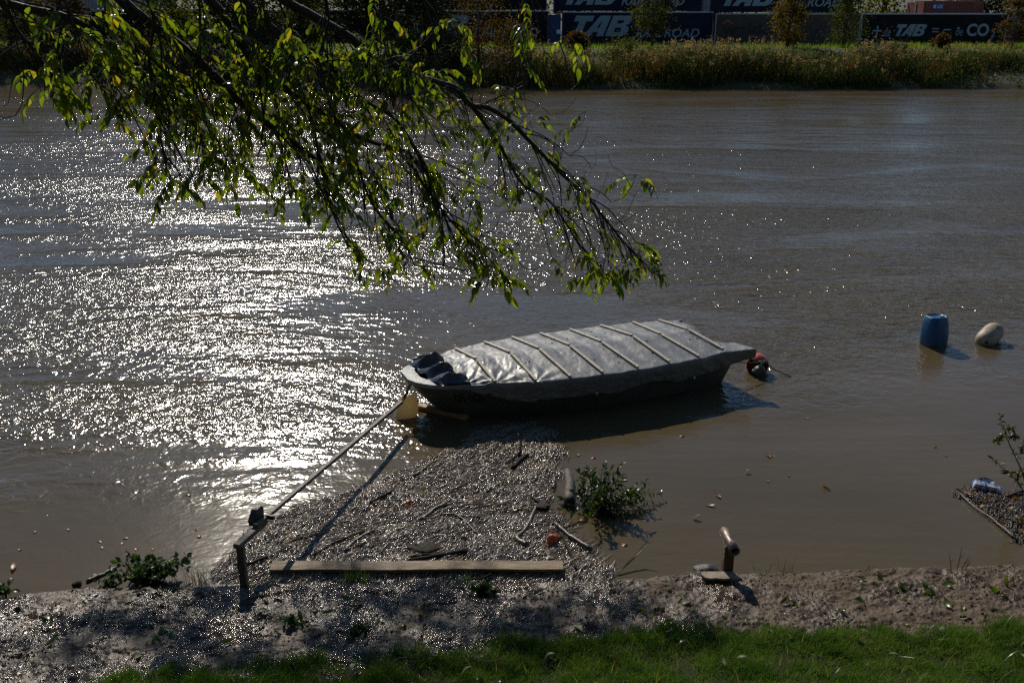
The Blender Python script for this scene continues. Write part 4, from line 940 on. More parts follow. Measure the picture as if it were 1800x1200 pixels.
# ------------------------------------------------------------------ leafy bough stuck in the water right of the drift
BOUGHLEAF = mat_leaf("bough_leaves", [(0, (.012, .030, .006)), (.5, (.03, .065, .010)), (.85, (.06, .10, .015)), (1, (.12, .11, .04))], .42, .3)
STEM = mat_simple("thin_stems", (.045, .035, .022), (.08, .06, .035), 20, .6)
def sprig_mesh(stems, nleaf, lsize, asp, seed, hang=.5):
    """stems: lists of points; leaves alternate along them. returns (stem MB, leaf MB)"""
    g = random.Random(seed); sm, lm = MB(), MB()
    for pts, r in stems:
        pts = [Vector(p) for p in pts]; sm.tube(pts, [r * (1 - .75 * i / (len(pts) - 1)) for i in range(len(pts))], 5)
        for i in range(nleaf):
            q = g.uniform(.15, 1) * (len(pts) - 1); j = min(int(q), len(pts) - 2); p = pts[j].lerp(pts[j + 1], q - j); t_ = (pts[j + 1] - pts[j]).normalized()
            d = (t_ * g.uniform(.2, 1) + Vector((g.uniform(-1, 1), g.uniform(-1, 1), g.uniform(-.6 - hang, .7)))).normalized()
            M = Matrix.Translation(p) @ d.to_track_quat('X', 'Z').to_matrix().to_4x4() @ Matrix.Rotation(g.uniform(-1.2, 1.2), 4, 'X')
            leaf_into(lm, M, lsize * g.uniform(.5, 1.15), asp, .25)
    return sm, lm
def arc_stems(base, n, dirs, L, r, seed, droop=.5):
    g = random.Random(seed); out = []
    for i in range(n):
        d = Vector(dirs[i % len(dirs)]) + Vector((g.gauss(0, .25), g.gauss(0, .25), g.gauss(0, .18))); d.normalize(); l = L * g.uniform(.55, 1.1)
        p = Vector(base) + Vector((g.uniform(-.08, .08), g.uniform(-.08, .08), -.05)); pts = [p]
        for k in range(7):
            d = (d + Vector((g.gauss(0, .09), g.gauss(0, .09), -droop * .12 * (k + 1) / 3))).normalized(); p = p + d * l / 7; pts.append(p)
        out.append((pts, r * g.uniform(.7, 1.2)))
    return out
bb = at_z(1048, 905, 0); bough = empty("leafy_bough", bb, "leafy green bough rising from the water right of the drift", "bough")
sts = arc_stems(bb, 26, [(.0, .75, .9), (.25, .6, 1.0), (-.25, .5, .8), (.5, .45, .8), (.1, .3, 1)], .72, .007, 21, .55) + arc_stems(bb + Vector((.1, .1, .1)), 7, [(1, .45, .5), (1, .3, .35)], .72, .006, 22, .3) + arc_stems(bb, 9, [(1, -.05, .12), (.9, -.3, .05), (-.3, -.2, .2)], .62, .005, 23, .2)
sm, lm = sprig_mesh(sts, 34, .10, .30, 24); settle(sm.build("stems", STEM, bough)); settle(lm.build("leaves", BOUGHLEAF, bough))
for P_, lab in (([(1085, 1006), (1105, 985), (1124, 965), (1136, 953)], "yellow green reed stem leaning out of the drift's right tip"), ([(1087, 1006), (1112, 983), (1130, 966), (1142, 955)], "second yellow green reed stem, crossing close behind the other")):
    pts = [at_z(a_, b_, .01 + .05 * i) for i, (a_, b_) in enumerate(P_)]
    pts = [at_z(a_, b_, .02 + .06 * i) for i, (a_, b_) in enumerate(P_)]
    mb = MB(); mb.tube(pts, [.009, .008, .006, .003], 5); o = mb.build("reed_stem", mat_simple("reed_yellow", (.25, .22, .05), (.16, .16, .035), 8, .5)); pivot(o, pts[0]); tag(o, lab, "reed", "reed stems by the drift")

# ------------------------------------------------------------------ second float of litter at the right edge, with a carton and a willow sprig
RAFT2 = world_poly([(1683, 866), (1700, 855), (1706, 848), (1740, 846), (1752, 862), (1775, 868), (1830, 858), (1900, 880), (1900, 1000), (1810, 962), (1775, 938), (1735, 905), (1710, 885)])
def raft2_h(x, y): return .004 + np.clip(edge_dist(RAFT2, x, y) / .3, 0, 1) * (.03 + .02 * fbm(x * 3, y * 3, 3, 161))
lo, hi = RAFT2.min(0), RAFT2.max(0); gx = np.arange(lo[0], hi[0], .03); gy = np.arange(lo[1], hi[1], .03)
XX, YY = np.meshgrid(gx, gy, indexing='ij'); ins = inside(RAFT2, XX.ravel(), YY.ravel()); z2 = np.where(ins, raft2_h(XX.ravel(), YY.ravel()) - .012, -.03)
F = grid_faces(len(gx), len(gy)); F = F[ins[F].any(1)]
o = link("debris_mat", arr_mesh("debris_mat", np.stack([XX.ravel(), YY.ravel(), z2], -1), F), mat_simple("dark_sodden_debris", (.022, .016, .011), (.045, .032, .022), 26, .4, .02, 110), None, True); tag(o, "dark brown float of litter at the right edge of the water", "drift debris", kind="stuff")
t = NT("dark_twigs"); TWIG2 = t.set(t.ramp(t.island(), [(0, (.015, .011, .008)), (.6, (.05, .035, .024)), (.92, (.10, .075, .05)), (1, (.22, .18, .13))]), .36, .5)
V, F = pieces(3200, RAFT2, raft2_h, .03, .35, .003, .011, 8)
V[:, 0] = V[:, 0]; o = link("drift_twigs", arr_mesh("drift_twigs", V, F), TWIG2); tag(o, "dark twigs tangled in the right hand float of litter", "twigs", kind="stuff")
x = rng.uniform(lo[0], hi[0], 700); y = rng.uniform(lo[1], hi[1], 700); k = inside(RAFT2, x, y); x, y = x[k], y[k]
V, F = flakes(np.stack([x, y, raft2_h(x, y) + .025], -1), rng.uniform(.03, .09, len(x)), .5, .7)
o = link("leaf_scraps", arr_mesh("leaf_scraps", V, F), SCRAP); tag(o, "brown and orange leaves scattered over the right hand float of litter", "leaf litter", kind="stuff")
stick("driftwood", [(1684, 864), (1705, 883), (1745, 912), (1790, 948)], (.010, .013), B_STK, "long stick edging the float of litter at the right", "stick", .04, "sticks lying in the drift")
stick("driftwood", [(1770, 872), (1795, 862), (1825, 858)], (.016, .02), B_STK, "brown stick at the back of the right hand float of litter", "stick", .05, "sticks lying in the drift")
kp = at_z(1732, 856, .05); carton = empty("drink_carton", kp, "crumpled blue and white carton on the right hand float of litter", "carton")
t = NT("carton_print"); v = t.coord((1, 1, 1), "Object"); f_ = t.noise(v, 16, 2, .5, 1.0)
t.set(t.ramp(f_, [(.36, (.02, .06, .30)), (.44, (.10, .22, .48)), (.52, (.62, .64, .66)), (.62, (.70, .68, .64)), (.70, (.45, .16, .06))], 'LINEAR'), .35)
M = Matrix.Translation(kp) @ Matrix.Rotation(R(-22), 4, 'Z') @ Matrix.Rotation(R(16), 4, 'X')
mb = MB(); vs = [(-.15, -.05, .0), (.14, -.06, -.01), (.17, .02, .0), (.12, .09, .02), (-.02, .11, .05), (-.16, .07, .02), (-.12, -.03, .06), (.10, -.04, .055), (.13, .02, .05), (.09, .07, .07), (-.02, .085, .10), (-.12, .05, .07)]
mb.add([M @ Vector(q) for q in vs], [(5, 4, 3, 2, 1, 0), (6, 7, 8, 9, 10, 11)] + [(i, (i + 1) % 6, 6 + (i + 1) % 6, 6 + i) for i in range(6)]); settle(mb.build("body", t.m, carton))
mb = MB(); mb.add([M @ Vector(q) for q in [(.10, -.04, .058), (.13, .02, .053), (.21, .0, .03), (.19, -.05, .028), (.10, -.04, .052), (.13, .02, .047), (.21, .0, .024), (.19, -.05, .022)]], [(0, 1, 2, 3), (7, 6, 5, 4), (0, 4, 5, 1), (1, 5, 6, 2), (2, 6, 7, 3), (3, 7, 4, 0)]); settle(mb.build("flap", t.m, carton))
WILLOWLEAF = mat_leaf("willow_leaves", [(0, (.03, .04, .008)), (.5, (.06, .075, .012)), (.8, (.12, .095, .015)), (1, (.16, .08, .02))], .4, .35)
wb = at_z(1835, 935, 0); wil = empty("willow_sprig", wb, "thin willow sprig with small olive leaves rising at the right edge", "sprig")
def bez(pts, m=10):
    P = [Vector(p) for p in pts]; out = []
    for i in range(len(P) - 1):
        p0, p1, p2, p3 = P[max(i - 1, 0)], P[i], P[i + 1], P[min(i + 2, len(P) - 1)]
        for k in range(m):
            t_ = k / m; out.append(.5 * ((2 * p1) + (p2 - p0) * t_ + (2 * p0 - 5 * p1 + 4 * p2 - p3) * t_ * t_ + (3 * p1 - p0 - 3 * p2 + p3) * t_ ** 3))
    return out + [P[-1]]
yy0 = wb.y + .25
def spr(pp, dy=0): return bez([at_y(a_, b_, yy0 + dy + .1 * i) for i, (a_, b_) in enumerate(pp)], 5)
sts = [([wb + Vector((0, 0, -.1))] + spr([(1812, 905), (1800, 840), (1786, 805), (1772, 775), (1762, 748), (1758, 728)]), .011)]
for pp in ([(1786, 805), (1796, 790), (1803, 770)], [(1772, 775), (1780, 764), (1786, 768)], [(1765, 757), (1773, 750), (1781, 752)], [(1800, 840), (1812, 815), (1818, 795)], [(1808, 880), (1790, 848), (1772, 830), (1752, 812), (1746, 806)], [(1795, 825), (1788, 838), (1790, 852)], [(1766, 762), (1756, 768), (1752, 775)]):
    sts.append((spr(pp, .05), .006))
sm, lm = sprig_mesh(sts, 42, .085, .32, 31, .1); settle(sm.build("stems", STEM, wil)); settle(lm.build("leaves", WILLOWLEAF, wil))

# ================================================================== LEAVES ON MUD AND WATER, WEEDS, GRASS
GREENLEAF = mat_leaf("fallen_green", [(0, (.05, .085, .012)), (1, (.10, .14, .02))], .45, .3)
OLIVELEAF = mat_leaf("fallen_olive", [(0, (.12, .13, .07)), (1, (.17, .18, .11))], .35, .55)
YELLOWLEAF = mat_leaf("fallen_yellow", [(0, (.20, .17, .02)), (1, (.14, .13, .02))], .4, .35)
BROWNLEAF = mat_leaf("fallen_brown", [(0, (.30, .13, .045)), (1, (.20, .09, .035))], .3, .4)
def leaf_proto(m, asp, curl):
    mb = MB(); leaf_into(mb, Matrix.Translation((-.5, 0, 0)), 1.0, asp, curl, .16)
    me = bpy.data.meshes.new("leaf"); me.from_pydata(mb.v, [], mb.f); me.materials.append(m)
    me.polygons.foreach_set("use_smooth", np.ones(len(me.polygons), bool)); return me
PROT = {k: [leaf_proto(m, a_, c_) for a_, c_ in ((.36, .3), (.42, .55), (.30, -.25))] for k, m in (("green", GREENLEAF), ("olive", OLIVELEAF), ("yellow", YELLOWLEAF), ("brown", BROWNLEAF))}
def put_leaf(kind, p, L, label, group, roll=.5, name="fallen_leaf"):
    o = bpy.data.objects.new(name, random.choice(PROT[kind])); COL.objects.link(o)
    o.location = p; o.scale = (L, L * random.uniform(.85, 1.15), L); o.rotation_euler = (random.gauss(0, roll), random.gauss(0, roll), random.uniform(0, 6.28))
    return tag(o, label, "leaf", group)
def mud_at(px, py):
    p = at_z(px, py, .15)
    for _ in range(4): p = at_z(px, py, max(.01, float(mud_z(np.array([p.x]), np.array([p.y]))[0])))
    return p
ML = [(470, 1055), (463, 1075), (82, 1088), (150, 1090), (95, 1095), (180, 1105), (95, 1130), (100, 1118), (245, 1155), (180, 1170), (275, 1125), (290, 1110), (300, 1118), (395, 1130), (575, 1080), (520, 1100), (530, 1088), (640, 1130), (640, 1120), (590, 1120), (610, 1055), (625, 1065), (740, 1080), (735, 1070),
      (870, 1098), (955, 1080), (1020, 1105), (1125, 1060), (1130, 1075), (1198, 1050), (1204, 1060), (1172, 1095), (1225, 1080), (1240, 1100), (1248, 1108), (1310, 1110), (1390, 1062), (1380, 1060), (1400, 1065), (1480, 1075), (1495, 1108), (1512, 1058), (1510, 1020), (1512, 1025), (1550, 1018), (1582, 1032), (1585, 1035), (1590, 1058), (1600, 1035), (1625, 1030), (1640, 1045), (1662, 1030), (1665, 1065), (1690, 1072), (1695, 1083), (1705, 1030), (1730, 1090), (1745, 1040), (1780, 1022), (1770, 1025), (1590, 1105), (1215, 1075), (1150, 1080), (1160, 1070), (1085, 1070), (1040, 1060)]
for i, (a_, b_) in enumerate(ML):
    kd = "olive" if random.random() < .36 else "green"
    put_leaf(kd, mud_at(a_ + random.uniform(-4, 4), b_) + Vector((0, 0, .032)), random.uniform(.09, .17),
             "grey green leaf lying pale side up on the wet mud" if kd == "olive" else "dark green leaf fallen on the wet mud", "leaves on the mud", .45)
for i in range(85):
    a_, b_ = random.uniform(10, 1790), random.uniform(1030, 1120); kd = random.choice(["green", "olive", "green", "yellow"])
    put_leaf(kd, mud_at(a_, b_) + Vector((0, 0, .01)), random.uniform(.05, .11), {"green": "dark green leaf fallen on the wet mud", "olive": "grey green leaf lying pale side up on the wet mud", "yellow": "small yellowing leaf fallen on the wet mud"}[kd], "leaves on the mud", .4)
FL = [(24, 996, .14), (20, 1015, .06), (175, 950, .07), (215, 955, .06), (60, 935, .05), (352, 942, .07), (345, 930, .05), (180, 962, .06), (240, 965, .06), (268, 965, .05), (85, 905, .05), (35, 965, .05), (220, 945, .06), (120, 930, .05), (300, 985, .05), (75, 788, .09), (165, 829, .05), (15, 770, .05), (52, 765, .05),
      (1262, 871, .10), (1248, 888, .09), (1355, 803, .10), (1348, 800, .06), (1388, 836, .05), (1522, 609, .09), (1201, 765, .09), (1645, 785, .07), (1662, 800, .05), (1360, 800, .07), (1045, 803, .08), (1018, 800, .07), (1350, 845, .05), (1500, 700, .05), (1418, 735, .05), (1558, 640, .05), (1098, 955, .10), (1015, 915, .10), (1008, 922, .09), (330, 870, .09)]
for i, (a_, b_, L_) in enumerate(FL):
    kd = "yellow" if i % 4 == 2 else "brown"
    put_leaf(kd, at_z(a_, b_, .008), L_ * 1.45, "small yellow leaf floating on the river" if kd == "yellow" else "brown leaf floating flat on the river", "leaves afloat on the river", .06, "floating_leaf")
for a_, b_, L_, lab in ((1450, 852, .16, "dark reddish leaf standing half out of the water, right of the bough"), (1312, 828, .12, "dark reddish leaf lying half sunk left of the standing one"), (1222, 909, .15, "dark forked leaf half sunk below the bough's tip")):
    o = put_leaf("brown", at_z(a_, b_, .025), L_, lab, None, .2, "sunken_leaf"); o.rotation_euler = (.5, .6, random.uniform(0, 6))

# crumbs of silt and grit strewn over the mud
n = 16000; x = rng.uniform(-6.5, 6.8, n); y = shore(x) - rng.uniform(-.02, 1.75, n)
ck = fbm(x * 1.5, y * 2, 3, 181); k = (rng.uniform(0, 1, n) < np.clip(.55 + .7 * ck, .1, 1)) & (y > verge(x) - .15); x, y = x[k], y[k]; n = len(x)
r_ = .005 + .016 * rng.beta(1, 4, n); base = np.array([(1, 0, 0), (0, 1, 0), (-1, 0, 0), (0, -1, 0), (0, 0, 1), (0, 0, -1)], float)
Vc = base[None] * rng.uniform(.6, 1.2, (n, 6, 1)) * np.stack([r_ * rng.uniform(.8, 1.5, n), r_, r_ * .6], -1)[:, None, :]
an = rng.uniform(0, 6.28, n); ca, sa = np.cos(an)[:, None], np.sin(an)[:, None]
Vc = np.stack([Vc[..., 0] * ca - Vc[..., 1] * sa, Vc[..., 0] * sa + Vc[..., 1] * ca, Vc[..., 2]], -1) + np.stack([x, y, mud_z(x, y) + r_ * .25], -1)[:, None, :]
fc = np.array([(0, 1, 4), (1, 2, 4), (2, 3, 4), (3, 0, 4), (1, 0, 5), (2, 1, 5), (3, 2, 5), (0, 3, 5)])
F = (fc[None] + (np.arange(n) * 6)[:, None, None]).reshape(-1, 3)
o = link("mud_crumbs", arr_mesh("mud_crumbs", Vc.reshape(-1, 3), F), mat_simple("silt_crumbs", (.055, .04, .027), (.11, .08, .05), 12, .65, .003, 120), None, True); tag(o, "brown crumbs of silt and grit strewn over the mud bank", "grit", kind="stuff")
# weeds at the mud's edge
WEEDLEAF = mat_leaf("weed_leaves", [(0, (.018, .045, .008)), (.6, (.04, .085, .012)), (1, (.07, .12, .02))], .45, .35)
def weed(px, py, w, h, n, lsize, seed, label, cat="weed", asp=.6, mat=None):
    b = mud_at(px, py); g = random.Random(seed); r = empty("weed_clump" if cat == "weed" else cat.replace(" ", "_"), b, label, cat)
    sts = []
    for i in range(n):
        d = Vector((g.gauss(0, 1) * w, g.gauss(0, .5) * w, h * g.uniform(.5, 1.2))); p0 = b + Vector((g.uniform(-1, 1) * w * .5, g.uniform(-.4, .4) * w * .5, -.02))
        sts.append(([p0, p0 + d * .4 + Vector((0, 0, .08 * h)), p0 + d * .75 + Vector((0, 0, .1 * h)), p0 + d], .005))
    sm, lm = sprig_mesh(sts, 12, lsize, asp, seed, 0); settle(sm.build("stems", STEM, r)); settle(lm.build("leaves", mat or WEEDLEAF, r)); return r
weed(258, 1022, .21, .24, 64, .075, 41, "bushy green weed clump on the mud's edge at the left")
weed(196, 1028, .10, .10, 10, .05, 42, "low pale green weed left of the bushy clump")
weed(10, 1048, .05, .14, 5, .09, 43, "small weed sprout at the far left of the mud's edge", asp=.4)
weed(850, 1045, .07, .10, 9, .09, 44, "cluster of broad dark leaves on the mud below the plank")
weed(628, 1112, .05, .10, 5, .07, 45, "little green sprout on the mud, left of the middle", asp=.5)
weed(524, 1100, .06, .09, 5, .07, 46, "yellow green sprout on the mud below the spar's post", asp=.5)
for px, py, n_, h_, w_, mat_, lab in [(625, 1022, 90, .19, .22, None, "tuft of fresh grass before the brown plank's left half"), (815, 1022, 45, .12, .22, None, "sparse grass tuft before the brown plank's middle"), (345, 1022, 55, .28, .32, "d", "dark wiry grass tuft right of the bushy weed"),
                                     (1340, 1006, 22, .13, .2, None, "thin grass tuft right of the rusty post"), (1385, 1004, 10, .22, .12, "d", "wispy dry grass right of the thin tuft"), (1530, 1001, 14, .1, .12, None, "short bright grass tuft at the water's edge on the right")]:
    b = mud_at(px, py); n = max(n_, 16)
    V, F = blades(n, b.x + rng.normal(0, w_ * .45, n), b.y + rng.normal(0, .04, n), np.full(n, b.z - .01), h_ * rng.uniform(.4, 1.2, n), np.full(n, .008 if mat_ is None else .006), .55, 3)
    V -= np.array(b); gm = mat_leaf("tuft_blades", [(0, (.03, .07, .01)), (1, (.08, .13, .02))], .45, .4) if mat_ is None else mat_leaf("dry_blades", [(0, (.03, .03, .012)), (1, (.09, .08, .03))], .3, .5)
    o = link("grass_tuft", arr_mesh("grass_tuft", V, F), gm); o.location = b; tag(o, lab, "grass tuft", "grass tufts at the mud's edge")
b = mud_at(1682, 1002); mb = MB()
for dx, h_, lx in ((-.06, .22, -.05), (0, .3, .02), (.04, .18, .07), (.08, .13, .05)):
    p = b + Vector((dx, 0, -.02)); mb.tube([p, p + Vector((lx * .4, 0, h_ * .5)), p + Vector((lx, .02, h_))], [.005, .004, .002], 4); q = p + Vector((lx * .5, 0, h_ * .55)); mb.tube([q, q + Vector((.05, .01, .06))], [.003, .0015], 4)
o = mb.build("dead_twigs", B_DRK); pivot(o, b); tag(o, "dead black twigs sticking up at the water's edge on the right", "twigs")

def stand_leaf2(name, stops, trans, rough, spec): return stand_leaf(name, stops, trans, 2.6)
# verge grass: many blades in clumps
n = 340000
bx = rng.uniform(-10, 10, n); by = verge(bx) - rng.beta(1.0, 1.25, n) * 1.5 + .05
cl = fbm(bx * 2.2, by * 2.6, 3, 171); by = by + .17 * cl + .10 * perlin(bx * .9, bx * 0, 173) + .06 * rng.normal(size=n)
kk = (rng.uniform(0, 1, n) < np.clip(.8 + .8 * cl, .3, 1)) & (by > 5.0); bx, by, cl = bx[kk], by[kk], cl[kk]; n = len(bx)
gz_ = np.maximum(verge_z(bx, by), mud_z(bx, by)) - .015
V, F = blades(n, bx, by, gz_, (.045 + .07 * np.clip(.5 + cl, 0, 1)) * rng.uniform(.5, 1.3, n), rng.uniform(.0045, .0085, n), .75, 2, .6, rng.normal(-.6, 1.5, n))
t_ = stand_leaf2("verge_blades", [(0, (.03, .075, .007)), (.4, (.075, .155, .013)), (.8, (.13, .215, .024)), (.93, (.17, .22, .045)), (1, (.30, .26, .12))], .48, .45, .3)
o = link("verge_grass", arr_mesh("verge_grass", V, F), t_); tag(o, "thick green grass along the bottom edge of the mud path", "grass", kind="stuff")
n = 130000; bx = rng.uniform(-10, 10, n); by = verge(bx) - rng.uniform(1.2, 8.5, n); cl = fbm(bx * 2.2, by * 2.6, 3, 171)
V, F = blades(n, bx, by, verge_z(bx, by) - .01, (.07 + .08 * np.clip(.5 + cl, 0, 1)) * rng.uniform(.5, 1.3, n), rng.uniform(.007, .012, n), .75, 2, .6)
o = link("slope_grass", arr_mesh("slope_grass", V, F), t_); tag(o, "rough grass on the slope below the viewer", "grass", kind="stuff")
n = 1500; bx = rng.uniform(-4.5, 7, n); by = verge(bx) - rng.uniform(.05, 1.3, n)
V, F = blades(n, bx, by, verge_z(bx, by), rng.uniform(.10, .24, n), rng.uniform(.006, .010, n), .9, 4, .8)
o = link("long_grass", arr_mesh("long_grass", V, F), mat_leaf("long_blades", [(0, (.05, .09, .02)), (.7, (.10, .13, .05)), (1, (.26, .23, .12))], .4, .3)); tag(o, "longer pale blades arching out of the verge grass", "grass", kind="stuff")
for i in range(44):
    x_ = random.uniform(-3.6, 5.4); y_ = float(verge(x_)) - random.uniform(.0, .85); kd = random.choice(["green", "olive", "olive"])
    put_leaf(kd, Vector((x_, y_, float(verge_z(np.array([x_]), np.array([y_]))[0]) + .075)), random.uniform(.09, .15), "green leaf caught in the verge grass" if kd == "green" else "pale underside leaf caught in the verge grass", "leaves in the grass", .45)

# ================================================================== THE ASH TREE ON THE NEAR BANK, ITS BOUGHS HANGING INTO VIEW
ASHLEAF = mat_leaf("ash_leaves", [(0, (.045, .085, .008)), (.35, (.085, .145, .012)), (.75, (.155, .21, .017)), (.94, (.24, .25, .02)), (1, (.30, .22, .02))], .62, .3)
ASHBARK = mat_simple("ash_bark", (.022, .017, .012), (.042, .034, .025), 14, .8, .01, 60)
tb = Vector((-5.6, 3.4, 0)); tb.z = float(verge_z(np.array([tb.x]), np.array([tb.y]))[0]) - .1
ash = empty("ash_tree", tb, "ash tree on the near bank, its leafy boughs hanging over the river", "tree")
mb = MB(); trunk = [tb, tb + Vector((.05, .1, 1.5)), tb + Vector((.2, .2, 3.2)), tb + Vector((.3, .5, 5.2)), tb + Vector((.2, .8, 7.5)), tb + Vector((.4, 1.0, 10))]
mb.tube(trunk, [.34, .27, .24, .20, .14, .04], 14); settle(mb.build("trunk", ASHBARK, ash, True))
fork = [trunk[2], trunk[3], trunk[4]]
# (pixel polyline of a bough as photographed, depth at start, depth at end, radius start, end)
BOUGHS = [
    ([(150, -60), (212, 0), (262, 40), (314, 79), (372, 128), (422, 180), (483, 227), (533, 263), (563, 290), (580, 330)], 5.4, 6.0, .042, .012),
    ([(-60, -10), (8, 6), (60, 18), (110, 28), (158, 51), (200, 88), (243, 112), (300, 132), (335, 165), (352, 200)], 5.2, 5.9, .034, .008),
    ([(-10, -20), (10, 8), (26, 46), (51, 79), (82, 118), (95, 140)], 5.0, 5.2, .014, .005),
    ([(330, -40), (395, 30), (440, 98), (468, 125), (500, 155), (540, 182), (580, 206), (620, 234), (660, 252), (712, 266), (745, 300)], 5.6, 6.3, .034, .010),
    ([(400, -30), (440, 11), (484, 53), (515, 78), (545, 94), (579, 117), (610, 150), (645, 180), (690, 205), (720, 245), (748, 300), (768, 352), (790, 400)], 5.8, 6.3, .030, .006),
    ([(440, -40), (505, 4), (557, 33), (612, 64), (640, 86), (676, 106), (718, 128), (770, 146), (801, 155), (826, 184), (858, 190), (895, 212), (940, 258), (968, 286), (996, 314), (1032, 346), (1068, 390), (1100, 430), (1128, 460)], 6.0, 6.5, .050, .005),
    ([(815, 170), (838, 198), (862, 232), (882, 262), (904, 302), (924, 328), (964, 352), (990, 385), (1012, 420), (1035, 450), (1062, 474)], 6.3, 6.4, .018, .004),
    ([(580, 206), (600, 240), (628, 290), (650, 350), (690, 405), (735, 460)], 6.1, 6.2, .013, .004),
    ([(540, 182), (552, 230), (566, 300), (580, 360), (612, 430), (655, 462)], 6.0, 6.1, .012, .004),
    ([(712, 266), (735, 310), (770, 360), (812, 410), (860, 455), (890, 490)], 6.2, 6.3, .012, .004),
    ([(240, -30), (270, 30), (262, 110), (278, 190), (285, 260), (300, 320)], 5.3, 5.5, .014, .004),
    ([(700, -40), (745, 0), (770, 40), (742, 80), (710, 110)], 5.8, 5.9, .012, .004),
    ([(560, -50), (578, 30), (562, 100), (572, 160), (590, 215)], 5.7, 5.9, .012, .003),
    ([(650, -50), (668, 10), (662, 80), (684, 130), (720, 170)], 5.9, 6.1, .012, .003),
    ([(345, -50), (352, 50), (340, 130), (345, 200), (362, 270)], 5.4, 5.6, .011, .003),
    ([(80, -50), (120, 20), (104, 70), (150, 110), (170, 130)], 5.1, 5.3, .012, .003),
    ([(180, -50), (186, 20), (205, 60), (240, 80), (262, 100)], 5.2, 5.3, .011, .003),
    ([(470, -50), (462, 10), (480, 70), (455, 130), (462, 190)], 5.6, 5.7, .011, .003),
    ([(483, 227), (496, 262), (488, 300), (480, 340)], 5.9, 5.9, .007, .003),
    ([(930, -60), (925, -10), (912, 18), (905, 40)], 5.6, 5.6, .008, .003)]
EX, EY = [-400, 0, 60, 120, 160, 200, 250, 320, 400, 440, 500, 560, 620, 700, 780, 850, 900, 980, 1060, 1130, 1190, 1215], [230, 255, 250, 170, 200, 260, 340, 360, 350, 300, 380, 400, 470, 490, 520, 535, 545, 530, 525, 510, 490, 300]
def px_of(p):
    v = p - Vector((0, 0, CAM_H)); c, s_ = math.cos(PITCH), math.sin(PITCH); w = v.y * c - v.z * s_
    return 900 + FPX * v.x / w, 600 - FPX * (v.y * s_ + v.z * c) / w
limb = MB(); twig = MB(); lf = MB(); g = random.Random(5)
def compound(p, d, L, n=4):
    """one ash leaf: a drooping stalk with paired leaflets and one at the tip"""
    pts = [Vector(p)]; d = d.normalized()
    for k in range(5):
        d = (d + Vector((0, 0, -.24))).normalized(); pts.append(pts[-1] + d * L / 5)
    twig.tube(pts, [.0022, .002, .0018, .0015, .0012, .001], 3, False)
    side = d.cross(Vector((0, 0, 1))); side = side.normalized() if side.length > .05 else Vector((1, 0, 0)); side = (side + Vector((g.uniform(-.5, .5), g.uniform(-.5, .5), 0))).normalized()
    for k in range(n + 1):
        q = .3 + .7 * k / n; j = min(int(q * 5), 4); b = pts[j].lerp(pts[j + 1], q * 5 - j); tdir = (pts[j + 1] - pts[j]).normalized()
        for s_ in ((-1, 1) if k < n else (0,)):
            if g.random() < .06: continue
            dd = (tdir * (.75 if s_ else 1) + side * s_ * .8 + Vector((g.uniform(-.2, .2), g.uniform(-.2, .2), -.35 + g.uniform(-.25, .15)))).normalized()
            M = Matrix.Translation(b) @ dd.to_track_quat('X', 'Z').to_matrix().to_4x4() @ Matrix.Rotation(g.gauss(0, .5), 4, 'X')
            leaf_into(lf, M, L * g.choice((.2, .3, .32, .35, .38, .42)) * g.uniform(.85, 1.1), g.uniform(.34, .46), .25, .10)
def sprig(p, d, L, r, leafy=1.0, up=.5, kids=1):
    """hanging twig: droops, then turns up at the tip, with a tuft of leaves at the end"""
    d0 = Vector(d).normalized(); m = 9; dr_ = g.uniform(.06, .34)
    for attempt in range(6):
        pts = [Vector(p)]; d = d0.copy()
        for k in range(m):
            q = k / m; d = (d + Vector((g.gauss(0, .12), g.gauss(0, .12), g.gauss(0, .06) + (-dr_ if q < .6 else up) * .9 * (1.2 - abs(q - .5))))).normalized(); pts.append(pts[-1] + d * L / m)
        lows = [px_of(o_) for o_ in pts if o_.z < 6]
        if all(b_ < np.interp(a_, EX, EY) - 28 for a_, b_ in lows): break
        L *= .68
    else: return
    twig.tube(pts, [r * (1 - .65 * k / m) for k in range(m + 1)], 5)
    for k in range(2, m):
        if g.random() < .12 * leafy: compound(pts[k], Vector((g.uniform(-1, 1), g.uniform(-.8, .8), g.uniform(-.4, .5))), g.uniform(.15, .22), g.choice((3, 3, 4)))
        if kids and g.random() < .17: sprig(pts[k], (pts[k + 1 if k < m else k] - pts[k]).normalized() + Vector((g.uniform(-.8, .8), g.uniform(-.6, .6), g.uniform(-.3, .2))), L * g.uniform(.3, .55), r * .6, leafy, up, 0)
    if g.random() < .62 * leafy + .05:
        for k in range(g.choice((1, 2, 2, 3))): compound(pts[-1], Vector((g.uniform(-1, 1), g.uniform(-.8, .8), g.uniform(-.5, .5))), g.uniform(.16, .245), g.choice((3, 4, 4)))
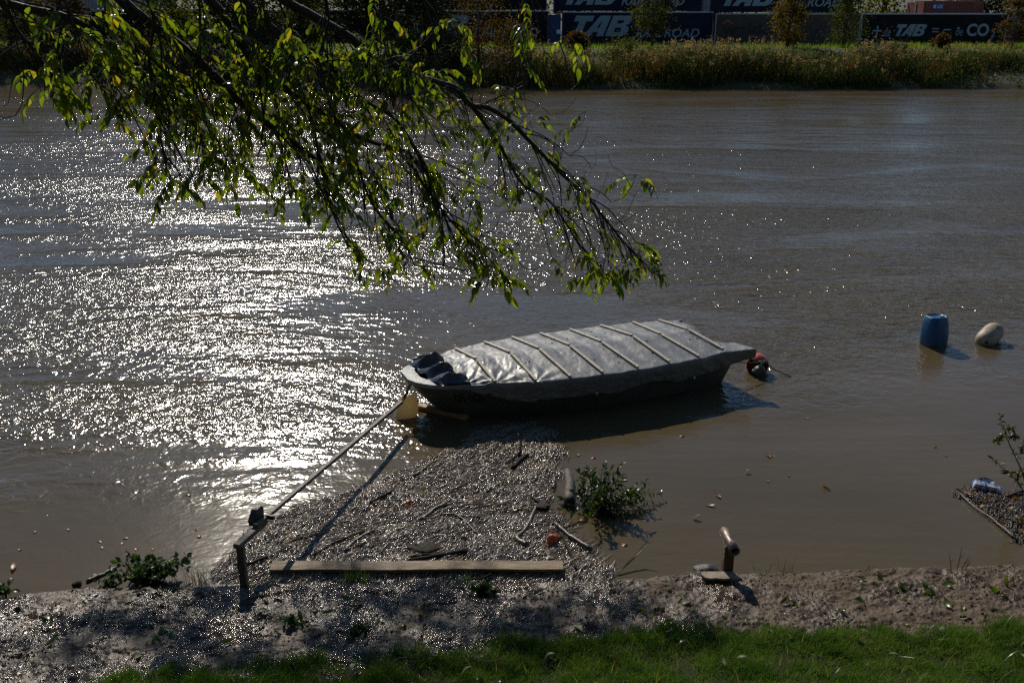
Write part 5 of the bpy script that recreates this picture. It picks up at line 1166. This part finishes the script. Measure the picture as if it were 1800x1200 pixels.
for bi, (pp, y0, y1, r0, r1) in enumerate(BOUGHS):
    n_ = len(pp); P = [at_y(a_, b_, y0 + (y1 - y0) * i / (n_ - 1)) for i, (a_, b_) in enumerate(pp)]; Q = bez(P, 6)
    if bi in (0, 1, 3, 5):        # carried back to the trunk beyond the frame
        j = fork[{0: 1, 1: 1, 3: 2, 5: 2}[bi]]; Q = bez([j, j.lerp(P[0], .5) + Vector((0, 0, .45)), P[0]], 6)[:-1] + Q
    elif bi in (2, 4) or P[0].z > 6.05:
        j = fork[2] if bi != 2 else fork[1]; Q = bez([j, j.lerp(P[0], .6) + Vector((0, 0, .5)), P[0]], 6)[:-1] + Q
    N = len(Q); rad = [r0 * .56 * (1 - i / (N - 1)) ** 1.0 + r1 for i in range(N)]
    lm_ = MB(); lm_.tube(Q, [x_ * g.uniform(.92, 1.08) for x_ in rad], 8); settle(lm_.build("bough", ASHBARK, ash, True))
    L_acc = 0
    for i in range(1, N):
        seg = Q[i] - Q[i - 1]; L_acc += seg.length
        if Q[i].z > 6.05 or L_acc < .062: continue
        L_acc = 0; sd_ = seg.normalized()
        px_ = 900 + FPX * Q[i].x / (Q[i].y * math.cos(PITCH) + (6 - Q[i].z) * math.sin(PITCH))
        for rep in range(1 if g.random() < .65 else 2):
            d = sd_ * g.uniform(.7, 1.5) + Vector((g.uniform(-.45, .7), g.uniform(-.7, .7), g.uniform(-.8, .75)))
            yq = px_of(Q[i])[1]; lq = g.choice((0, 0, .4, .7, .95)) * (1.1 if yq < 110 else .6 if yq < 240 else .58)
            sprig(Q[i], d, g.uniform(.5, 1.15) if lq == 0 else g.uniform(.22, .75), .0048 if lq == 0 else .0052, lq, g.choice((.7, 1.0, 1.3)))
        if g.random() < .2:
            compound(Q[i], sd_ * .4 + Vector((g.uniform(-1, 1), g.uniform(-1, 1), g.uniform(-.2, .5))), g.uniform(.13, .2))
    for k in range(3): compound(Q[-1], Vector((g.uniform(-.3, 1), g.uniform(-.8, .8), g.uniform(-.5, .4))), .19)
def at_px(a_, b_, Y, dx, dz, L): sprig(at_y(a_, b_, Y), Vector((dx, g.uniform(-.2, .2), dz)), L, .005, 1.1)
# the rest of the crown, above and behind the picture, whose shade falls on the mud
for k in range(70):
    p = trunk[4] + Vector((g.gauss(0, 2.2), g.gauss(.2, 2.0), g.uniform(-.4, 3.4)))
    if p.z < 6.9: continue
    limb.tube([trunk[3].lerp(trunk[5], g.uniform(.2, .9)), (trunk[4] + p) / 2 + Vector((0, 0, .1)), p], [.05, .03, .008], 5)
    for q in range(5): sprig(p, Vector((g.uniform(-1, 1), g.uniform(-1, 1), g.uniform(-.2, .6))), .5, .006, .9, .5, 0)
over = bez([trunk[4], Vector((-4.9, 7.5, 8.2)), Vector((-4.2, 11.5, 8.5)), Vector((-3.4, 15.5, 8.2)), Vector((-2.2, 19.0, 7.8))], 10)
limb.tube(over, [.13 * (1 - i / len(over)) + .012 for i in range(len(over))], 7)
DAPPLE = [(200, 1100), (213, 1128), (240, 1085), (372, 1046), (392, 1040), (330, 1118), (285, 1132), (345, 1060), (640, 1052), (700, 1048), (735, 1060), (790, 1040), (845, 1078), (725, 1092), (600, 1142), (560, 1128), (1145, 1050), (1090, 1112), (930, 1100), (985, 1085), (1005, 1142),
          (860, 1100), (420, 1150), (350, 1190), (520, 1185), (690, 1180), (900, 1165), (1180, 1135), (1250, 1155), (120, 1150), (60, 1180), (820, 995), (620, 997), (560, 1040), (770, 1190), (1060, 1180), (300, 1180)]
for (a_, b_) in DAPPLE:
    m_ = at_z(a_, b_, .14)
    for c_ in range(g.choice((2, 3, 3))):
        z_ = g.uniform(7.0, 8.6); q_ = (z_ - .14) / to_sun.z; p = m_ + to_sun * q_ + Vector((g.gauss(0, .12), g.gauss(0, .12), 0))
        b = min(over[18:], key=lambda o_: (o_ - p).length); limb.tube([b, (b + p) / 2 + Vector((0, 0, .15)), p], [.016, .010, .005], 5)
        for q in range(6): sprig(p, Vector((g.uniform(-1, 1), g.uniform(-1, 1), g.uniform(-.1, .5))), .30, .005, 1.15, .6, 0)
settle(limb.build("limbs", ASHBARK, ash, True)); settle(twig.build("twigs", ASHBARK, ash))
cr = lf.build("crown", ASHLEAF, ash); settle(cr)
